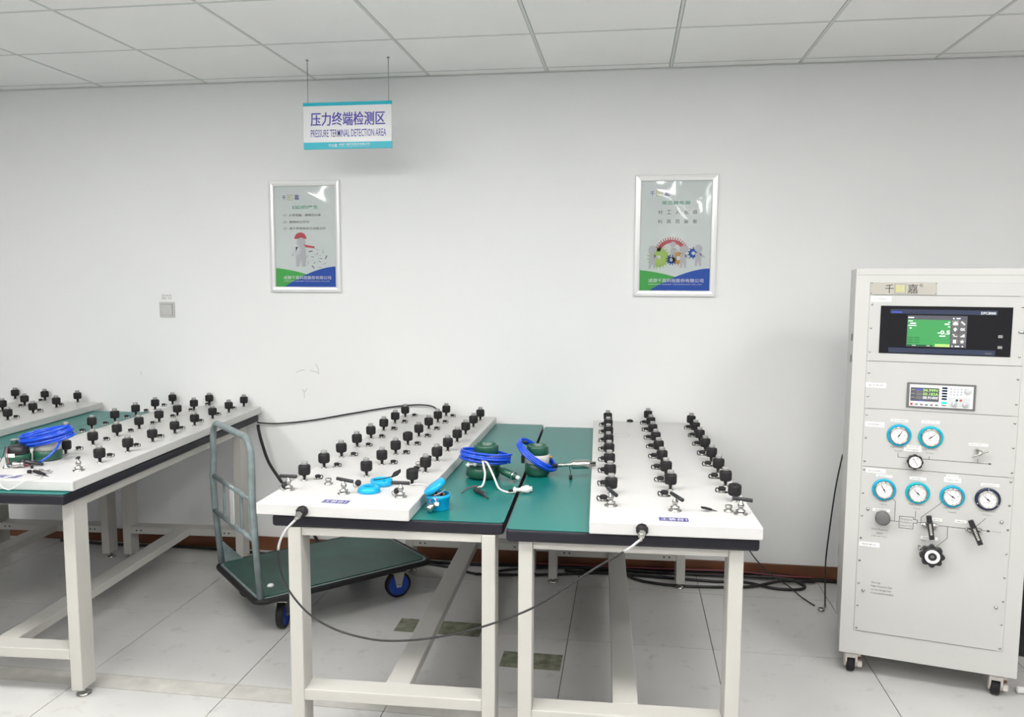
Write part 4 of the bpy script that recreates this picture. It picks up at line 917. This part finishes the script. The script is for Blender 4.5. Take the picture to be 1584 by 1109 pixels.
# metal connector cluster and clips in front of it
t = thing('metal_connector', 'shiny metal connector cluster lying before the dismantled green transmitter', 'connector', (S((-2.245, 2.605))[0], S((-2.245, 2.605))[1], lz), (0, 0, .3))
b = MB(); b.lathe([(0, 0), (.010, 0), (.0125, .004), (.0125, .018), (.009, .020), (.009, .030), (.0115, .032), (.0115, .040), (0, .040)], 'chrome', 16, T(-.02, 0, .0125) @ RY(PI / 2)); b.lathe([(0, 0), (.012, 0), (.012, .005), (.007, .007), (.007, .016), (0, .016)], 'chrome', 14, T(-.042, .002, 0)); b.build('body', t)
b = MB(); b.tube(spline([(.02, 0, .014), (.035, -.004, .010), (.05, -.012, .004)], 5), .002, 'cable_red', 6); b.lathe([(0, 0), (.005, 0), (.005, .010), (0, .010)], 'rubber', 10, T(.052, -.014, .0)); b.build('lead', t)
t = thing('crocodile_clip', 'steel crocodile clip on a thin cord near the left console front edge', 'clip', (S((-2.095, 2.545))[0], S((-2.095, 2.545))[1], lz), (0, 0, .15))
b = MB(); b.tube(spline([(-.038, -.004, .006), (-.018, -.008, .016), (.012, -.006, .014), (.034, 0, .006)], 5), .0026, 'chrome', 8); b.tube(spline([(-.036, .004, .004), (-.012, .006, .008), (.014, .004, .012), (.034, .002, .008)], 5), .0026, 'chrome', 8)
for k in range(6): b.box((-.02 + k * .008, -.008, .008), (-.017 + k * .008, .006, .014), 'chrome')
b.build('jaws', t)
b = MB(); b.lathe([(0, 0), (.0065, 0), (.0065, .011), (0, .011)], 'rubber', 12, T(-.052, -.002, .0068) @ RY(PI / 2)); b.tube(spline([(-.046, 0, .006), (-.044, .012, .007), (-.042, .022, .004)], 5), .0012, 'ink_red', 6); b.build('rubber_grip', t)
cdp = [(-2.070, 2.510, .804), (-2.065, 2.500, .804), (-2.045, 2.462, .804), (-2.075, 2.436, .802), (-2.100, 2.427, .785), (-2.130, 2.424, .770), (-2.160, 2.424, .780), (-2.171, 2.430, .801), (-2.167, 2.455, .8045), (-2.145, 2.52, .804)]
o = Vector(cdp[0]); b = MB(); oo = Vector((S(cdp[0])[0], S(cdp[0])[1], 0)); b.tube([Vector((p.x * k9, p.y * k9, Sz(p.z))) - oo for p in spline(cdp, 8)], .0018, 'cable_white', 8)
o = b.build('thin_cord', None, oo); tag(o, 'thin white cord looping over the front edge of the left console', 'cord')

# ------------------------------------------------------------------ bright blue plastic things
t = thing('junction_box', 'round bright blue box with tilted lid and loose wires beside middle console', 'junction box', (-.603, 2.468, ZT))
b = MB(); b.lathe([(0, 0), (.036, 0), (.0375, .003), (.0375, .036), (.0400, .038), (.0400, .050), (.0370, .051), (.0360, .049), (.0345, .012), (0, .010)], 'blue_plastic', 34)
b.box((-.020, -.0412, .026), (.006, -.036, .031), 'gauge_blue', .001, 1); b.build('box_body', t)
b = MB(); b.lathe([(0, .014), (.036, .014), (.039, .011), (.0395, -.001), (.0365, -.003), (.035, .009), (0, .010)], 'blue_plastic', 34, T(-.0065, -.008, .070) @ RZ(.15) @ RY(-.62) @ RX(.05)); b.build('lid', t)
b = MB(); b.lathe([(0, .010), (.030, .010), (.033, .034), (.025, .042), (0, .044)], 'black_plastic', 20); 
for k in range(5): b.box((-.02 + k * .009, -.01 + (k % 2) * .012, .040), (-.013 + k * .009, -.002 + (k % 2) * .012, .054), 'cable_black' if k % 2 else 'copper', .001, 1)
b.build('circuit', t)
b = MB(); b.tube(spline([(.022, -.008, .062), (.010, -.022, .055), (-.010, -.035, .045), (-.018, -.046, .030), (-.012, -.052, .020)], 6), .0014, 'cable_red', 6); b.tube(spline([(.026, -.010, .066), (.008, -.024, .056), (-.006, -.034, .050), (.004, -.046, .036), (-.003, -.050, .026)], 6), .0014, 'cable_white', 6)
b.tube(spline([(.010, -.036, .050), (.002, -.046, .038), (.010, -.050, .028)], 6), .0014, 'ink_red', 6); b.build('loose_wires', t)
b = MB(); M, _ = along((-.006, -.050, .026), (-.020, -.070, .008)); b.lathe([(0, -.004), (.008, -.004), (.012, .002), (.0125, .020), (.010, .024), (.006, .024), (.004, .016), (0, .016)], 'chrome', 18, M); b.box((.000, -.052, .022), (.014, -.044, .034), 'cable_white', .002, 1); b.build('metal_plug', t)
o = MB().tube([p - Vector((-.70, 2.56, 0)) for p in spline([(-.725, 2.588, .806), (-.705, 2.59, .808), (-.680, 2.575, .812), (-.656, 2.54, .816), (-.646, 2.505, .818), (-.640, 2.492, .815)], 6)], .0022, 'cable_white', 8).build('white_lead', None, (-.70, 2.56, 0)); tag(o, 'short white lead arching from the blue box lid onto the console', 'cord')
t = MB(); t.lathe([(.0375, 0), (.0385, .003), (.0360, .013), (.0280, .020), (.0215, .0205), (.0195, .018), (.0210, .003), (.034, .001)], 'blue_plastic', 36, closed=True)
tag(t.build('ring_cap', None, (-.846, 2.494, .8004)), 'bright blue ring cap lying front-most on the middle console', 'cap')
t = MB(); t.lathe([(0, 0), (.034, 0), (.0375, .003), (.0380, .019), (.0355, .020), (.0340, .005), (0, .004)], 'blue_plastic', 36); t.box((-.003, -.03, .004), (.003, .03, .012), 'gauge_blue', .001, 1)
tag(t.build('round_lid', None, (-.832, 2.585, .8004)), 'upturned bright blue lid behind the blue ring cap', 'lid')
t = MB(); t.prism([(-.002, -.009), (.022, -.012), (.034, -.001), (.034, .012), (.008, .011)], -.0022, .0022, 'rubber', T(.016, .004, .034) @ RY(-.45) @ RX(.5)); t.tube(spline([(.02, .002, .032), (-.012, -.008, .024), (-.042, -.018, .0215)], 5), .0018, 'rubber', 6)
tag(t.build('cable_flap', None, (-.812, 2.585, .8004)), 'black rubber flap on a stalk leaning on the upturned blue lid', 'rubber flap')

# ------------------------------------------------------------------ cables along the wall and floor
def cable(name, label, pts, rad, m, sub=8, group=None):
    o = Vector((pts[0][0], pts[0][1], 0)); b = MB(); b.tube([p - o for p in spline(pts, sub)], rad, m, 8)
    return tag(b.build(name, None, o), label, 'cable', group)
yw = WALL - .006
cable('wall_cable', 'thin black cable running across the wall from left table to middle console', [(-2.00, yw - .02, .73), (-1.985, yw - .02, .724), (-1.88, yw - .012, .722), (-1.69, yw - .008, .745), (-1.47, yw - .008, .788), (-1.254, yw - .008, .828), (-1.11, yw - .012, .846), (-1.025, yw - .02, .844), (-.985, yw - .035, .826), (-.975, yw - .05, .803)], .0040, 'cable_black')
cable('hanging_cable', 'thick black cable hanging behind the left table end beside the trolley handle', [(-1.955, 3.95, .73), (-1.952, 3.95, .70), (-1.935, 3.955, .62), (-1.905, 3.965, .52), (-1.845, 3.975, .42), (-1.76, 3.98, .30), (-1.66, 3.98, .12), (-1.58, 3.97, .012), (-1.45, 3.95, .009)], .0085, 'cable_black')
cable('floor_cable', 'black cable in a wide loop on floor right of the tables', [(-.30, 3.98, .008), (.10, 3.97, .008), (.45, 3.95, .008), (.60, 3.96, .009), (.74, 3.90, .008), (.86, 3.91, .008), (.885, 3.96, .012), (.80, 4.00, .024), (.60, 4.015, .020), (.30, 4.02, .012), (-.2, 4.02, .008)], .0075, 'cable_black')
cable('floor_cable', 'black cable hugging the baseboard from trolley to instrument cabinet', [(-1.30, 4.025, .008), (-.9, 3.99, .008), (-.4, 4.03, .009), (.2, 4.035, .026), (.7, 4.035, .030), (1.0, 4.035, .012), (1.3, 4.03, .009), (1.6, 4.0, .009)], .0085, 'cable_black')
cable('floor_cable', 'black cable curving beneath the right work table toward its rear leg', [(-.75, 3.86, .008), (-.55, 3.88, .008), (-.36, 3.915, .008), (-.05, 3.99, .008), (.06, 3.92, .008), (.13, 3.885, .008), (.30, 3.862, .008), (.60, 3.90, .008), (.78, 3.965, .022), (.95, 4.01, .012)], .0075, 'cable_black')
cable('floor_cable', 'black cable sagging under the middle table between the rear legs', [(-1.10, 3.98, .008), (-.92, 3.94, .008), (-.73, 3.86, .008), (-.62, 3.93, .008), (-.45, 3.99, .010), (-.1, 4.00, .024), (.2, 3.99, .022)], .0065, 'cable_black')
cable('floor_cable', 'purple-red cable half hidden in the black bundle under the tables', [(-.5, 4.01, .026), (.2, 4.005, .038), (.55, 4.01, .045), (.75, 4.02, .030), (.95, 4.03, .026)], .0032, 'cable_red')
cable('floor_cable', 'black cable on the floor behind the left tables', [(-3.2, 4.00, .010), (-2.8, 3.985, .010), (-2.4, 4.01, .010), (-1.95, 3.97, .010), (-1.6, 3.92, .009), (-1.35, 3.90, .009)], .0085, 'cable_black')
cable('green_hose', 'dark green hose curving behind the left side of the cabinet', [(1.10, 3.92, .66), (1.055, 3.90, .46), (1.035, 3.89, .30), (1.030, 3.88, .18), (1.045, 3.86, .08), (1.085, 3.84, .014), (1.20, 3.80, .010)], .0085, 'cable_green')
# ground lead with ring terminal
t = thing('ground_lead', 'thin black lead ending in a metal lug on floor left of cabinet', 'lead', (.905, 3.68, 0))
o = Vector((.905, 3.68, 0))
b = MB(); b.tube([p - o for p in spline([(.62, 4.00, .17), (.66, 3.97, .12), (.73, 3.94, .06), (.80, 3.88, .030), (.845, 3.80, .010), (.885, 3.72, .006)], 6)], .0032, 'cable_black', 8); b.build('cord', t)
b = MB(); b.tube([p - o for p in spline([(1.060, 4.03, .66), (1.035, 4.03, .50), (1.01, 4.01, .30), (.99, 3.98, .12), (.955, 3.82, .012), (.935, 3.74, .006), (.925, 3.71, .006)], 6)], .0036, 'cable_black', 8); b.build('cord', t)
b = MB(); b.lathe([(.007, 0), (.015, 0), (.016, .004), (.014, .010), (.008, .010)], 'chrome', 18, T(0, 0, .001)); b.lathe([(0, 0), (.0045, 0), (.0045, .03), (0, .03)], 'steel', 10, T(.012, .018, .007) @ RZ(1.0) @ RY(PI / 2)); b.build('lug', t)
